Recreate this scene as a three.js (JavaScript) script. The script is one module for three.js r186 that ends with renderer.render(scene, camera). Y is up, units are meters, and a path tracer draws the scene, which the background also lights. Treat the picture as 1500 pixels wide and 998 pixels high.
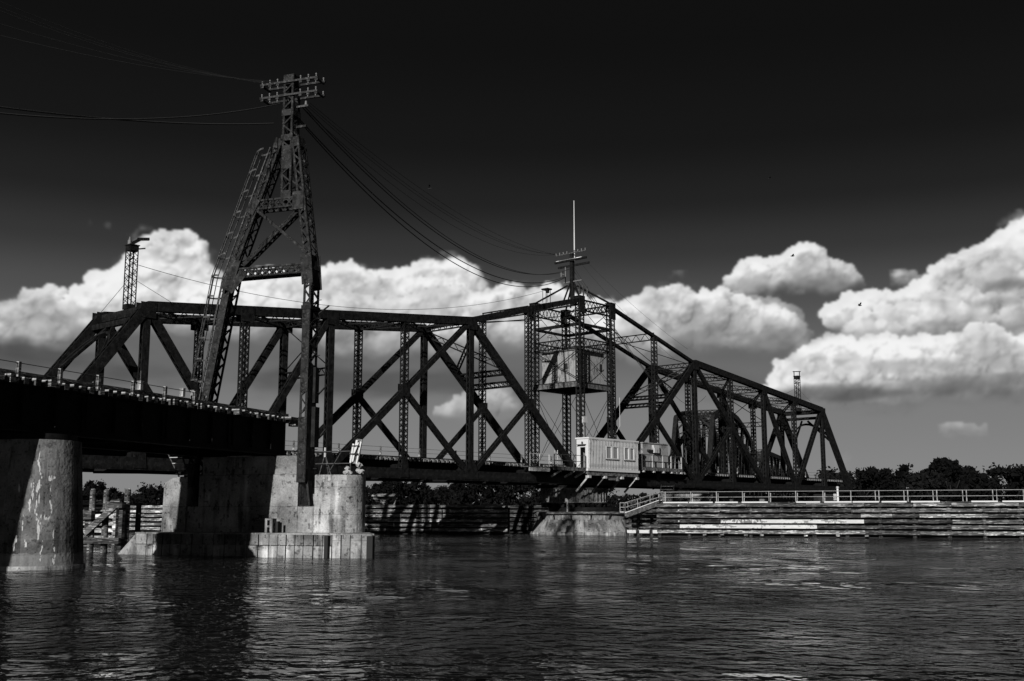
import * as THREE from 'three';
import { mergeGeometries } from 'three/addons/utils/BufferGeometryUtils.js';

// ------------------------------------------------------------------ camera, sky, sun, exposure
const scene = new THREE.Scene();
const EYE = 1.88;                                   // metres above the river
const camera = new THREE.PerspectiveCamera(34.406, 1500 / 998, 0.1, 4000);
camera.position.set(0, EYE, 0);
camera.rotation.x = THREE.MathUtils.degToRad(8.968);
const renderer = new THREE.WebGLRenderer({ antialias: true });
renderer.toneMapping = THREE.LinearToneMapping;
const EXPOSURE = 1.4;                              // a long exposure through a red filter: dark sky, bright sunlit stone
renderer.toneMappingExposure = EXPOSURE;
renderer.shadowMap.enabled = true;

// two ground frames share the swing span's pivot: T runs along the track, S along the turned span.
// X = away along the line, Y = up, Z = towards the near (right-hand) side
const PIVOT = [5.96, -106.6];
const AZ = { T: THREE.MathUtils.degToRad(20.0), S: THREE.MathUtils.degToRad(41.54) };
const rotOf = (f) => Math.PI / 2 - AZ[f];
function W(f, X, Y, Z) {
  const a = AZ[f], s = Math.sin(a), c = Math.cos(a);
  return new THREE.Vector3(PIVOT[0] + s * X + c * Z, Y, PIVOT[1] - c * X + s * Z);
}
const SUN_EL = THREE.MathUtils.degToRad(20);
const sunDir = W('T', -Math.cos(SUN_EL), Math.sin(SUN_EL), 0.03).sub(W('T', 0, 0, 0)).normalize();
const sun = new THREE.DirectionalLight(0xfffefc, 5.0);
sun.position.copy(W('T', -40, 0, 0)).addScaledVector(sunDir, 300);
sun.target.position.copy(W('T', -40, 0, 0));
sun.castShadow = true;
sun.shadow.mapSize.set(4096, 4096);
Object.assign(sun.shadow.camera, { left: -130, right: 130, top: 90, bottom: -60, near: 1, far: 700 });
scene.add(sun, sun.target);

// ------------------------------------------------------------------ small maths
function rng(seed) { let a = seed >>> 0; return () => { a = (a + 0x6D2B79F5) | 0; let t = Math.imul(a ^ (a >>> 15), 1 | a); t = (t + Math.imul(t ^ (t >>> 7), 61 | t)) ^ t; return ((t ^ (t >>> 14)) >>> 0) / 4294967296; }; }
const hash = (x, y, s) => { let h = Math.imul(x, 374761393) + Math.imul(y, 668265263) + Math.imul(s, 982451653); h = Math.imul(h ^ (h >>> 13), 1274126177); return ((h ^ (h >>> 16)) >>> 0) / 4294967296; };
const md = (a, n) => ((a % n) + n) % n;
function vnoise(x, y, s = 0, px = 0, py = 0) {      // value noise, periodic when px, py are given
  const xi = Math.floor(x), yi = Math.floor(y), fx = x - xi, fy = y - yi;
  const u = fx * fx * fx * (fx * (fx * 6 - 15) + 10), v = fy * fy * fy * (fy * (fy * 6 - 15) + 10);
  const X = (a) => px ? md(a, px) : a, Y = (a) => py ? md(a, py) : a;
  const a = hash(X(xi), Y(yi), s), b = hash(X(xi + 1), Y(yi), s), c = hash(X(xi), Y(yi + 1), s), d = hash(X(xi + 1), Y(yi + 1), s);
  return a + (b - a) * u + (c - a) * v + (a - b - c + d) * u * v;
}
function fbm(x, y, oct, s = 0, px = 0, py = 0) { let r = 0, a = 0.5, n = 0; for (let i = 0; i < oct; i++) { r += a * vnoise(x, y, s + i * 17, px, py); n += a; a *= 0.5; x *= 2; y *= 2; px *= 2; py *= 2; } return r / n; }
const clamp = (v, a = 0, b = 1) => v < a ? a : v > b ? b : v;
const sstep = (a, b, v) => { v = clamp((v - a) / (b - a)); return v * v * (3 - 2 * v); };
const lerp = (a, b, t) => a + (b - a) * t;

// ------------------------------------------------------------------ sky: clear air, dark overhead as through a red filter, and banks of cumulus
{
  const SW = 4096, SH = 2048, data = new Float32Array(SW * SH * 4), DEG = Math.PI / 180;
  const stops = [[-90, 0.10], [-0.5, 0.22], [0.5, 0.235], [2, 0.235], [5, 0.205], [8.5, 0.125], [11, 0.078], [13.5, 0.036], [16, 0.016], [19, 0.0085], [24, 0.0055], [35, 0.005], [90, 0.005]];
  const air = (el) => { for (let i = 1; i < stops.length; i++) if (el <= stops[i][0]) { const [a, p] = stops[i - 1], [b, q] = stops[i]; return lerp(p, q, sstep(0, 1, (el - a) / (b - a)) * 0.5 + 0.5 * (el - a) / (b - a)); } return 0.005; };
  const px = 180 / SH, R = rng(41);                  // degrees per texel
  for (let y = 0; y < SH; y++) { const a = air((y + 0.5) * px - 90); for (let x = 0; x < SW; x++) { const o = (y * SW + x) * 4; data[o] = data[o + 1] = data[o + 2] = a; data[o + 3] = 1; } }
  const mixIn = (x, y, v, k) => { const o = (y * SW + md(x, SW)) * 4; data[o] = data[o + 1] = data[o + 2] = lerp(data[o], v, k); };
  // a thin grey sheet of cloud
  function veil(az, el, rx, ry, v, alpha, seed = 3) {
    const X = ((az - 90) / 360 + 0.5) * SW, Y = (el + 90) / px;
    for (let y = Math.floor(Y - ry / px * 1.3); y <= Y + ry / px * 1.3; y++) for (let x = Math.floor(X - rx / px * 1.3); x <= X + rx / px * 1.3; x++) {
      const dx = (x - X) * px / rx, dy = (y - Y) * px / ry, d = Math.hypot(dx, dy), n = fbm(x * 0.02, y * 0.07, 5, seed * 131); const k = sstep(1.15, 0.25, d + (n - 0.5) * 1.5);
      if (k > 0) mixIn(x, y, v * (0.85 + 0.4 * (fbm(x * 0.035, y * 0.09, 4, seed * 17) - 0.5)), k * alpha);
    }
  }
  // one cumulus: list of [azimuth right of straight ahead, elevation, radius] in degrees above a flat base; bright = light of its crest
  let groupNo = 0;
  function cumulus(list, base, o = {}) {
    const { crest = 0.84, body = 0.36, foot = 0.19, wisp = 0.10, depth = 1.5 } = o, g = ++groupNo;
    let a0 = 1e9, a1 = -1e9, e1 = -1e9; for (const [az, el, r] of list) { a0 = Math.min(a0, az - r * 1.8); a1 = Math.max(a1, az + r * 1.8); e1 = Math.max(e1, el + r * 2); }
    const ox = Math.floor(((a0 - 90) / 360 + 0.5) * SW), oy = Math.floor((base - 2 + 90) / px), w = Math.ceil((a1 - a0) / px) + 2, h = Math.ceil((e1 - base + 2) / px) + 2, N = w * h, H = new Float32Array(N).fill(-1);
    const puff = (az, el, z, r) => {
      const cx = ((az - 90) / 360 + 0.5) * SW - ox, cy = (el + 90) / px - oy, q = r / px;
      for (let y = Math.max(0, Math.floor(cy - q)); y <= Math.min(h - 1, cy + q); y++) for (let x = Math.max(0, Math.floor(cx - q)); x <= Math.min(w - 1, cx + q); x++) { const dx = (x - cx) / q, dy = (y - cy) / q, s = 1 - dx * dx - dy * dy; if (s > 0) { const v = z + Math.sqrt(s) * r; if (v > H[y * w + x]) H[y * w + x] = v; } }
    };
    const bud = (az, el, z, r, lev) => {
      puff(az, el, z, r); if (!lev) return;
      const n = lev === 2 ? 17 : 10;
      for (let k = 0; k < n; k++) { const t = R() * 6.283, d = Math.sqrt(R()) * 1.06, f = r * lerp(0.20, 0.46, R() * R() + 0.15); if (el + Math.sin(t) * d * r < base - 0.1) continue; bud(az + Math.cos(t) * d * r, el + Math.sin(t) * d * r * 0.92, z + Math.sqrt(Math.max(0, 1 - d * d)) * r * 0.75, f, lev - 1); }
    };
    for (const [az, el, r] of list) bud(az, el, 0, r, 2);
    const blur = (s, rad) => { const t = new Float32Array(N), u = new Float32Array(N); for (let y = 0; y < h; y++) for (let x = 0; x < w; x++) { let q = 0; for (let k = -rad; k <= rad; k++) q += s[y * w + clamp(x + k, 0, w - 1)]; t[y * w + x] = q / (2 * rad + 1); } for (let y = 0; y < h; y++) for (let x = 0; x < w; x++) { let q = 0; for (let k = -rad; k <= rad; k++) q += t[clamp(y + k, 0, h - 1) * w + x]; u[y * w + x] = q / (2 * rad + 1); } return u; };
    for (let y = 0; y < h; y++) for (let x = 0; x < w; x++) { const i = y * w + x; if (H[i] < -0.5) continue; const X = x + ox, Y = y + oy, wx = 6 * (vnoise(X * 0.06, Y * 0.06, g) - 0.5), wy = 6 * (vnoise(X * 0.06, Y * 0.06, g + 50) - 0.5); let q = 0, am = 0.24, fr = 0.06; for (let k = 0; k < 4; k++) { q += am * (1 - 2 * Math.abs(vnoise((X + wx) * fr, (Y + wy) * fr * 1.1, g * 7 + k) - 0.5)); am *= 0.45; fr *= 2; } H[i] += q; }
    const C = new Float32Array(N), S = H.slice(), B = blur(H, 4), raw = new Float32Array(N);
    for (let i = 0; i < N; i++) raw[i] = H[i] > -0.5 ? 1 : 0; const edge = blur(raw, 1), soft = blur(raw, 6), B2 = blur(H, 5);
    for (let y = 0; y < h; y++) for (let x = 0; x < w; x++) {
      const i = y * w + x, X = x + ox, Y = y + oy, el = Y * px - 90, n = fbm(X * 0.16, Y * 0.18, 4, 5 + g), m = fbm(X * 0.045, Y * 0.06, 4, 23 + g);
      const f = sstep(0.25, -0.75, el - base + (m - 0.5) * 1.6);                      // 1 under the base
      const rg = fbm(X * 0.34, Y * 0.34, 3, 45 + g); let c = sstep(0.40, 0.60, edge[i] + (n - 0.5) * 0.6 + (rg - 0.5) * 0.5);
      c = lerp(c, sstep(0.35, 1.0, soft[i] + (n - 0.5) * 0.6 + (m - 0.5) * 0.9), clamp(wisp + f * 0.8 + 0.55 * sstep(0.48, 0.72, m)));
      C[i] = c * (1 - f);
    }
    const A = new Float32Array(N), Cb = blur(C, 2);
    for (let y = h - 2; y >= 0; y--) for (let x = 0; x < w; x++) A[y * w + x] = A[(y + 1) * w + Math.max(0, x - (y % 2))] * (0.86 + 0.14 * Cb[y * w + x]) + Cb[y * w + x] * px;
    const Ab = blur(A, 2), VV = new Float32Array(N);
    for (let y = 1; y < h - 1; y++) for (let x = 1; x < w - 1; x++) {
      const i = y * w + x; if (C[i] <= 0.003) continue;
      const X = x + ox, Y = y + oy, el = Y * px - 90, m = fbm(X * 0.05, Y * 0.06, 4, 71 + g), n2 = fbm(X * 0.2, Y * 0.2, 3, 81 + g);
      const hh = S, gx = (hh[i + 1] - hh[i - 1]) / (2 * px), gy = (hh[i + w] - hh[i - w]) / (2 * px), bx = (B[i + 1] - B[i - 1]) / (2 * px), by = (B[i + w] - B[i - w]) / (2 * px);
      const lamb = (p, q) => (-p * -0.42 - q * 0.60 + 0.68) / Math.hypot(p, q, 1);
      const lam = clamp(0.40 * lamb(clamp(gx, -3, 3), clamp(gy, -3, 3)) + 0.72 * lamb(clamp(bx, -3, 3), clamp(by, -3, 3)) + (n2 - 0.5) * 0.25, -0.2, 1.1);
      const t = Math.exp(-Math.max(0, Ab[i] + (m - 0.5) * 1.5 * Math.min(1, Ab[i])) / depth), lowness = sstep(1.3, -0.3, el - base + (m - 0.5) * 1.4);
      let v = lerp(body, crest, t) ; v *= lerp(0.52, 1.16, clamp(lam)) * lerp(0.70, 1.12, sstep(0.3, 0.7, fbm(X * 0.028, Y * 0.045, 4, 171 + g))); v *= clamp(1 + 0.9 * (H[i] - B2[i]), 0.62, 1.16); v = lerp(v, foot * (0.85 + 0.5 * m), lowness * 0.85);
      VV[i] = v * 1.04;
    }
    const V1 = blur(VV, 1), V4 = blur(VV, 4);
    for (let y = 5; y < h - 5; y++) for (let x = 5; x < w - 5; x++) { const i = y * w + x; if (C[i] > 0.003) mixIn(x + ox, y + oy, clamp(VV[i] + (C[i] > 0.9 && V4[i] > 0.1 ? 0.55 * (VV[i] - V1[i]) + 0.35 * clamp(VV[i] - V4[i], -0.12, 0.12) : 0), 0.12, 0.90), C[i] * lerp(0.6, 1, C[i])); }
  }
  // grey sheets and cloud bottoms low over the far bank
  veil(-23.36, 7.07, 8.16, 1.35, 0.095, 0.90, 1);
  veil(-14.78, 8.64, 8.16, 1.06, 0.160, 0.70, 2);
  veil(-5.35, 6.77, 11.70, 0.85, 0.105, 0.85, 4);
  veil(-8.20, 8.14, 5.32, 0.57, 0.150, 0.70, 5);
  veil(0.36, 8.75, 4.61, 1.06, 0.200, 0.70, 3);
  veil(8.92, 8.65, 4.61, 0.92, 0.200, 0.70, 6);
  veil(12.37, 8.03, 3.90, 0.43, 0.150, 0.50, 7);
  veil(10.96, 6.68, 3.55, 0.57, 0.150, 0.70, 9);
  cumulus([[-26.22,9.12,0.64],[-26.30,8.20,0.75],[-25.64,9.33,0.58],[-25.35,8.38,0.88],[-24.94,9.23,0.82],[-24.92,8.13,0.80],[-24.20,9.60,0.62],[-24.40,8.69,0.75],[-23.53,9.88,0.84],[-23.32,8.62,1.06],[-23.11,10.16,0.67],[-22.94,9.09,0.98],[-23.40,7.98,0.57],[-22.60,9.81,0.79],[-22.82,8.67,0.93],[-22.15,9.78,0.59],[-21.89,8.71,1.12]], 7.85, { crest: 0.68, body: 0.38, foot: 0.14, depth: 2.0 });
  cumulus([[-21.95,10.26,0.53],[-21.90,9.30,1.00],[-21.46,10.21,0.68],[-21.52,9.21,0.82],[-21.06,11.05,0.57],[-21.19,10.18,0.77],[-21.37,9.18,0.72],[-20.62,11.26,0.53],[-20.64,10.34,0.94],[-20.83,9.30,0.87],[-20.05,11.49,0.50],[-20.21,10.56,0.98],[-20.18,9.42,1.02],[-19.65,11.66,0.69],[-19.96,10.69,0.75],[-19.57,9.73,1.04],[-19.15,12.83,0.54],[-19.18,11.98,0.78],[-18.88,11.07,1.01],[-18.83,9.66,1.03],[-18.81,13.14,0.53],[-18.61,12.12,1.13],[-18.72,10.80,1.12],[-19.02,9.45,0.83],[-18.29,13.39,0.49],[-17.97,12.53,0.87],[-18.61,11.63,0.70],[-18.39,10.70,1.05],[-17.95,9.68,0.74],[-17.80,13.44,0.51],[-18.11,12.64,0.73],[-18.04,11.73,1.00],[-17.97,10.75,0.92],[-17.78,9.54,0.76],[-17.33,13.48,0.56],[-17.35,12.43,1.14],[-17.66,11.30,0.88],[-17.06,10.31,0.81],[-17.66,9.32,0.62],[-16.86,13.50,0.52],[-17.05,12.66,0.79],[-17.18,11.60,0.76],[-16.52,10.46,0.95],[-16.76,9.44,0.77],[-16.54,12.94,0.65],[-16.83,11.92,0.92],[-16.26,10.83,1.09],[-16.43,9.48,0.81],[-16.31,12.23,0.62],[-16.29,11.16,1.07],[-16.47,9.85,1.01]], 9.13, { crest: 0.78, body: 0.46, depth: 2.6 });
  cumulus([[-17.14,9.73,0.83],[-16.44,10.74,0.55],[-16.11,9.70,1.14],[-15.80,10.78,0.54],[-16.06,9.77,1.10],[-15.24,10.81,0.74],[-15.47,9.82,0.73],[-14.57,11.19,0.70],[-14.27,10.07,1.04],[-14.27,9.13,0.66],[-13.96,11.29,0.80],[-13.75,10.23,0.75],[-13.93,9.22,0.78],[-13.28,11.75,0.59],[-13.40,10.75,1.00],[-13.30,9.39,1.01],[-12.74,11.98,0.53],[-12.67,11.16,0.72],[-12.66,10.12,1.09],[-12.55,9.19,0.65],[-12.11,11.80,0.53],[-11.88,10.81,1.08],[-12.19,9.76,0.94],[-11.47,11.52,0.62],[-11.48,10.59,0.81],[-11.74,9.50,0.74],[-10.85,11.54,0.80],[-10.89,10.38,0.93],[-11.15,9.26,0.67],[-10.36,11.89,0.59],[-10.12,10.96,0.84],[-10.59,9.87,1.06]], 9.03, { crest: 0.84, body: 0.5, depth: 2.0 });
  cumulus([[-9.97,11.96,0.50],[-9.97,11.15,0.77],[-9.69,10.19,0.94],[-10.10,9.10,0.70],[-9.51,11.96,0.58],[-9.52,10.95,1.02],[-9.27,10.00,0.81],[-9.17,8.98,1.01],[-8.85,12.24,0.63],[-8.98,11.21,0.97],[-8.56,9.91,0.91],[-8.65,8.91,0.87],[-8.53,12.28,0.57],[-8.34,11.41,0.76],[-8.78,10.42,1.00],[-8.31,9.51,0.76],[-8.62,8.76,0.62],[-8.16,12.04,0.54],[-8.45,11.08,0.98],[-8.39,9.87,1.12],[-8.30,8.74,0.57],[-7.59,12.04,0.46],[-7.36,11.09,1.13],[-7.27,9.63,1.06],[-7.59,8.75,0.57],[-6.84,11.84,0.70],[-6.51,10.72,1.04],[-6.72,9.65,0.99],[-6.30,11.98,0.62],[-6.44,10.91,1.07],[-6.23,9.54,0.88],[-5.69,12.08,0.64],[-5.88,11.11,0.84],[-5.34,10.09,0.98],[-5.76,8.88,0.72],[-5.05,12.42,0.53],[-5.39,11.52,0.89],[-4.91,10.54,0.94],[-4.73,9.41,0.86],[-4.47,12.68,0.49],[-4.14,11.89,0.73],[-4.40,10.68,1.11],[-4.64,9.61,0.74],[-4.20,8.85,0.65],[-3.89,12.58,0.49],[-4.03,11.76,0.81],[-3.69,10.66,0.77],[-3.57,9.59,0.95],[-3.31,12.66,0.59],[-3.59,11.77,0.77],[-3.58,10.95,0.84],[-3.46,9.93,1.15],[-2.73,12.48,0.64],[-2.62,11.41,1.03],[-2.58,9.96,1.10],[-2.57,8.85,0.63],[-2.25,12.25,0.59],[-2.01,11.37,0.77],[-2.49,10.47,0.73],[-2.33,9.44,0.82]], 8.70, { crest: 0.86, body: 0.44, depth: 1.9 });
  cumulus([[-8.81,10.29,1.02],[-8.89,8.99,0.85],[-8.49,10.62,0.69],[-8.83,9.48,1.09],[-8.73,8.22,0.59],[-8.13,10.01,1.01],[-8.09,8.74,0.80],[-7.56,9.97,0.97],[-7.33,8.74,0.78],[-6.81,10.02,0.96],[-6.50,8.64,1.11],[-6.27,10.01,1.02],[-6.21,8.60,1.08],[-5.67,10.23,0.93],[-5.80,8.87,1.11],[-5.02,10.33,1.04],[-5.35,8.95,0.97],[-4.45,10.82,0.78],[-4.34,9.61,1.09],[-4.36,8.48,0.91],[-3.87,10.48,1.01],[-3.60,9.06,1.10],[-3.30,10.74,0.94],[-3.22,9.42,1.01],[-3.40,8.36,0.69],[-2.72,10.58,0.96],[-2.68,9.29,0.92],[-2.93,8.31,0.61]], 8.17, { crest: 0.54, body: 0.36, foot: 0.2, wisp: 0.3, depth: 2 });
  cumulus([[-1.92,10.69,0.66],[-1.78,9.57,1.11],[-1.69,8.66,0.60],[-1.34,11.13,0.45],[-1.25,10.20,1.08],[-1.18,9.04,0.71],[-0.47,11.31,0.58],[-0.57,10.43,0.77],[-0.25,9.26,1.04],[0.18,11.37,0.55],[-0.14,10.41,0.97],[0.36,9.20,1.14],[0.98,11.11,0.53],[1.18,10.15,1.01],[0.75,8.91,0.90],[1.56,10.88,0.69],[1.40,9.72,1.12],[1.92,11.36,0.56],[2.16,10.39,0.98],[1.75,9.28,0.98],[2.25,11.36,0.46],[2.10,10.56,0.82],[2.43,9.47,0.76],[2.01,8.72,0.69],[2.75,10.95,0.51],[2.87,9.95,1.12],[2.48,8.68,0.64],[3.44,10.73,0.57],[3.20,9.67,1.15],[3.17,8.67,0.63],[4.34,10.62,0.53],[4.45,9.69,0.96],[5.05,10.53,0.47],[4.83,9.59,1.08]], 8.57, { crest: 0.80, body: 0.42, depth: 1.8 });
  cumulus([[-4.13,5.00,0.22],[-3.56,5.19,0.38],[-2.92,5.63,0.30],[-3.25,5.06,0.63],[-2.36,5.89,0.32],[-2.28,5.19,0.84],[-1.79,5.92,0.43],[-1.99,5.17,0.78],[-1.22,6.15,0.42],[-0.88,5.28,0.99],[-0.72,6.30,0.42],[-0.60,5.43,1.02],[-0.29,6.29,0.29],[-0.54,5.65,0.79]], 4.95, { crest: 0.46, body: 0.3, foot: 0.2, wisp: 0.3, depth: 1.2 });
  cumulus([[-1.57,5.21,0.30],[-1.00,5.43,0.30],[-0.36,5.52,0.27],[-0.12,4.98,0.61],[0.21,5.43,0.23]], 4.89, { crest: 0.36, body: 0.28, foot: 0.2, wisp: 0.5 });
  cumulus([[19.42,11.43,0.29],[19.82,11.66,0.30],[20.33,11.48,0.30],[20.83,11.28,0.30]], 11.14, { crest: 0.56, body: 0.36, foot: 0.25, wisp: 0.5 });
  cumulus([[11.10,11.40,0.22],[11.68,11.61,0.56],[12.19,12.32,0.50],[12.34,11.47,0.83],[12.69,12.57,0.46],[13.02,11.75,0.86],[13.37,12.51,0.42],[13.60,11.76,0.79],[14.00,12.35,0.64],[13.68,11.38,0.82],[14.55,12.58,0.59],[14.30,11.63,0.88],[14.91,12.93,0.53],[14.87,12.05,0.86],[15.11,11.24,0.66],[15.32,13.02,0.52],[15.18,12.20,0.75],[15.31,11.28,0.75],[15.79,12.83,0.54],[15.87,11.97,0.78],[16.23,12.20,0.56],[15.90,11.29,0.85],[16.77,12.01,0.61],[16.44,11.15,0.67],[17.28,11.81,0.48],[17.15,11.09,0.61],[17.60,11.44,0.45]], 11.13, { crest: 0.80, body: 0.42, foot: 0.24, depth: 2.0 });
  cumulus([[10.39,10.37,0.63],[10.42,9.32,1.00],[11.44,10.42,0.82],[11.33,9.30,0.82],[12.48,10.36,0.70],[12.73,9.33,0.86],[12.21,8.53,0.59],[13.50,10.03,0.71],[13.25,8.84,1.14],[14.34,9.78,0.71],[14.57,8.80,0.72]], 8.45, { crest: 0.54, body: 0.36, foot: 0.22, wisp: 0.4, depth: 2.2 });
  cumulus([[5.41,10.34,0.51],[5.61,9.34,1.12],[6.27,10.33,0.65],[5.96,9.36,0.82],[6.71,10.57,0.74],[6.69,9.54,0.79],[7.03,8.77,0.57],[7.29,11.05,0.57],[6.94,10.12,0.89],[7.53,9.00,0.97],[7.78,10.75,0.61],[7.73,9.85,0.74],[8.02,8.85,0.74],[8.28,10.86,0.73],[8.58,9.84,0.79],[7.94,8.81,0.69],[8.92,11.04,0.57],[8.87,10.08,0.93],[9.04,9.09,0.99],[9.55,10.53,0.64],[9.68,9.51,0.95],[9.29,8.72,0.59],[10.19,10.65,0.71],[10.07,9.61,0.85],[9.92,8.76,0.68],[10.96,11.04,0.51],[10.72,10.04,1.13],[10.91,8.76,0.72],[11.79,10.57,0.59],[11.81,9.54,1.04],[12.68,10.22,0.56],[12.45,9.28,0.92],[13.42,9.79,0.68],[14.03,9.52,0.65],[14.49,9.29,0.58]], 8.77, { crest: 0.68, body: 0.38, foot: 0.22, wisp: 0.12, depth: 2.0 });
  cumulus([[5.56,8.30,0.40],[6.45,8.60,0.33],[6.58,8.00,0.63],[7.34,8.51,0.47],[8.04,8.27,0.38]], 7.88, { crest: 0.5, body: 0.3, foot: 0.18, wisp: 0.45, depth: 1 });
  cumulus([[8.01,11.86,0.22],[8.44,12.20,0.21],[8.87,12.26,0.21],[9.22,11.97,0.21]], 11.86, { crest: 0.34, body: 0.22, foot: 0.12, wisp: 0.75 });
  cumulus([[9.17,12.77,0.12],[9.52,12.90,0.11]], 12.71, { crest: 0.2, body: 0.13, foot: 0.08, wisp: 0.9 });
  cumulus([[16.60,9.71,0.68],[17.35,10.24,0.62],[17.46,9.27,0.87],[18.28,10.23,0.80],[18.16,9.04,1.01],[19.05,10.27,0.58],[19.40,9.40,0.74],[19.31,8.73,0.58],[19.83,10.20,0.73],[19.64,9.10,0.95],[20.49,10.32,0.83],[20.31,9.17,0.88],[21.21,10.81,0.76],[20.92,9.74,0.83],[21.75,11.57,0.56],[21.40,10.73,0.72],[21.92,9.63,0.90],[22.27,11.60,0.83],[22.17,10.46,0.85],[22.18,9.45,0.70],[22.78,11.85,0.71],[23.09,10.79,0.92],[22.71,9.65,1.03],[23.60,12.20,0.65],[23.27,11.25,0.79],[23.57,10.38,0.76],[23.87,9.33,0.89],[24.29,12.30,0.74],[24.22,11.12,1.10],[24.59,9.79,0.75],[24.68,12.58,0.83],[24.83,11.33,1.07],[24.95,10.09,1.02],[24.98,9.06,0.57],[25.18,13.03,0.63],[25.45,12.13,0.72],[25.00,11.09,1.00],[25.45,10.06,0.92],[25.13,9.11,0.71],[25.68,13.30,0.56],[25.34,12.27,1.09],[25.66,10.90,1.04],[25.43,9.66,0.83],[26.23,13.42,0.61],[26.27,12.38,1.02],[26.42,11.03,1.14],[26.53,9.53,1.14]], 8.91, { crest: 0.80, body: 0.46, foot: 0.26, depth: 2.6 });
  veil(24.66, 10.79, 2.13, 0.46, 0.200, 0.80, 11);
  veil(21.81, 9.36, 1.60, 0.50, 0.200, 0.75, 12);
  cumulus([[17.91,9.62,0.50],[18.08,8.72,0.93],[19.03,9.68,0.64],[19.14,8.63,1.01],[20.12,9.82,0.57],[20.23,8.94,0.78],[21.09,10.17,0.42],[21.35,9.25,1.13],[21.31,8.26,0.58],[22.05,10.30,0.45],[22.28,9.38,1.07],[21.73,8.26,0.67],[22.98,10.32,0.52],[23.08,9.36,1.02],[22.68,8.33,0.86],[23.88,10.06,0.46],[23.67,9.31,0.70],[23.54,8.34,0.80],[24.78,9.81,0.50],[24.83,8.90,0.96],[25.66,9.46,0.64],[25.75,8.49,0.85]], 8.13, { crest: 0.60, body: 0.38, foot: 0.22, wisp: 0.25, depth: 1.6 });
  veil(24.00, 9.97, 1.77, 0.32, 0.220, 0.60, 13);
  cumulus([[13.21,5.94,0.46],[13.70,6.49,0.52],[13.59,5.74,0.61],[14.14,7.00,0.74],[13.93,5.92,0.87],[14.82,7.33,0.63],[14.52,6.35,0.87],[15.37,7.54,0.67],[15.61,6.41,1.09],[15.72,7.98,0.73],[15.67,6.85,1.02],[15.45,5.70,0.62],[16.33,8.36,0.54],[16.58,7.45,0.91],[16.24,6.26,1.08],[16.86,8.25,0.56],[16.69,7.27,0.99],[16.90,6.33,0.88],[17.37,7.94,0.57],[17.59,6.89,1.12],[17.67,5.81,0.89],[18.03,7.92,0.69],[18.06,6.89,0.88],[17.81,5.79,0.87],[18.56,8.21,0.65],[18.43,7.29,0.73],[18.28,6.44,0.91],[19.20,8.05,0.57],[19.38,7.03,1.07],[19.25,5.88,1.07],[19.77,7.76,0.75],[19.70,6.76,0.70],[19.76,5.86,0.77],[20.48,8.10,0.59],[20.26,7.08,1.02],[20.24,5.72,0.91],[21.04,7.94,0.59],[20.84,7.08,0.71],[21.06,6.06,0.91],[21.60,7.95,0.54],[21.61,7.06,0.86],[21.48,5.89,0.90],[22.23,7.96,0.69],[22.45,6.84,1.04],[21.96,5.71,0.82],[22.35,7.93,0.71],[22.65,6.77,1.11],[22.68,5.59,0.80],[23.12,8.52,0.60],[23.19,7.54,0.95],[23.13,6.45,0.77],[22.90,5.59,0.84],[23.84,8.27,0.67],[23.61,7.25,0.88],[23.70,6.15,1.00],[24.53,7.76,0.62],[24.20,6.72,1.01],[24.80,5.58,0.72],[25.25,7.66,0.73],[25.24,6.67,0.72],[25.43,5.72,1.05],[25.84,7.98,0.50],[25.78,7.03,1.03],[25.75,5.94,0.86]], 5.48, { crest: 0.83, body: 0.40, foot: 0.15, depth: 1.7 });
  veil(17.64, 5.87, 6.74, 0.46, 0.110, 0.75, 14);
  veil(23.31, 6.25, 4.26, 0.35, 0.190, 0.60, 15);
  veil(19.95, 7.20, 2.48, 0.35, 0.260, 0.50, 16);
  cumulus([[21.29,3.94,0.28],[21.74,4.22,0.24],[22.16,4.03,0.29],[22.71,3.95,0.35],[23.18,3.89,0.27]], 3.74, { crest: 0.46, body: 0.34, foot: 0.27, wisp: 0.5 });
  cumulus([[16.45,2.39,0.32],[16.79,2.63,0.35],[17.16,2.42,0.29]], 2.12, { crest: 0.42, body: 0.32, foot: 0.26, wisp: 0.7 });
  cumulus([[-11.31,6.87,0.27],[-10.77,7.04,0.33],[-10.28,6.93,0.24]], 6.47, { crest: 0.3, body: 0.24, foot: 0.18, wisp: 0.7 });

  // elsewhere round the horizon the same weather goes on
  for (let az = 44; az < 316; az += 34) { const b = lerp(5, 9, R()), L = []; for (let k = 0; k < 7; k++) { const u = R() - 0.5; L.push([az + u * 11, b + 0.5 + R() * 2.6 * (1 - 1.6 * Math.abs(u)), lerp(0.7, 1.6, R())]); } cumulus(L, b); }
  for (let i = 0; i < data.length; i++) if (i % 4 < 3) data[i] /= EXPOSURE;
  const sky = new THREE.DataTexture(data, SW, SH, THREE.RGBAFormat, THREE.FloatType);
  sky.mapping = THREE.EquirectangularReflectionMapping; sky.magFilter = sky.minFilter = THREE.LinearFilter; sky.wrapS = THREE.RepeatWrapping; sky.needsUpdate = true;
  scene.background = sky; scene.environment = sky;
}

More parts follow.
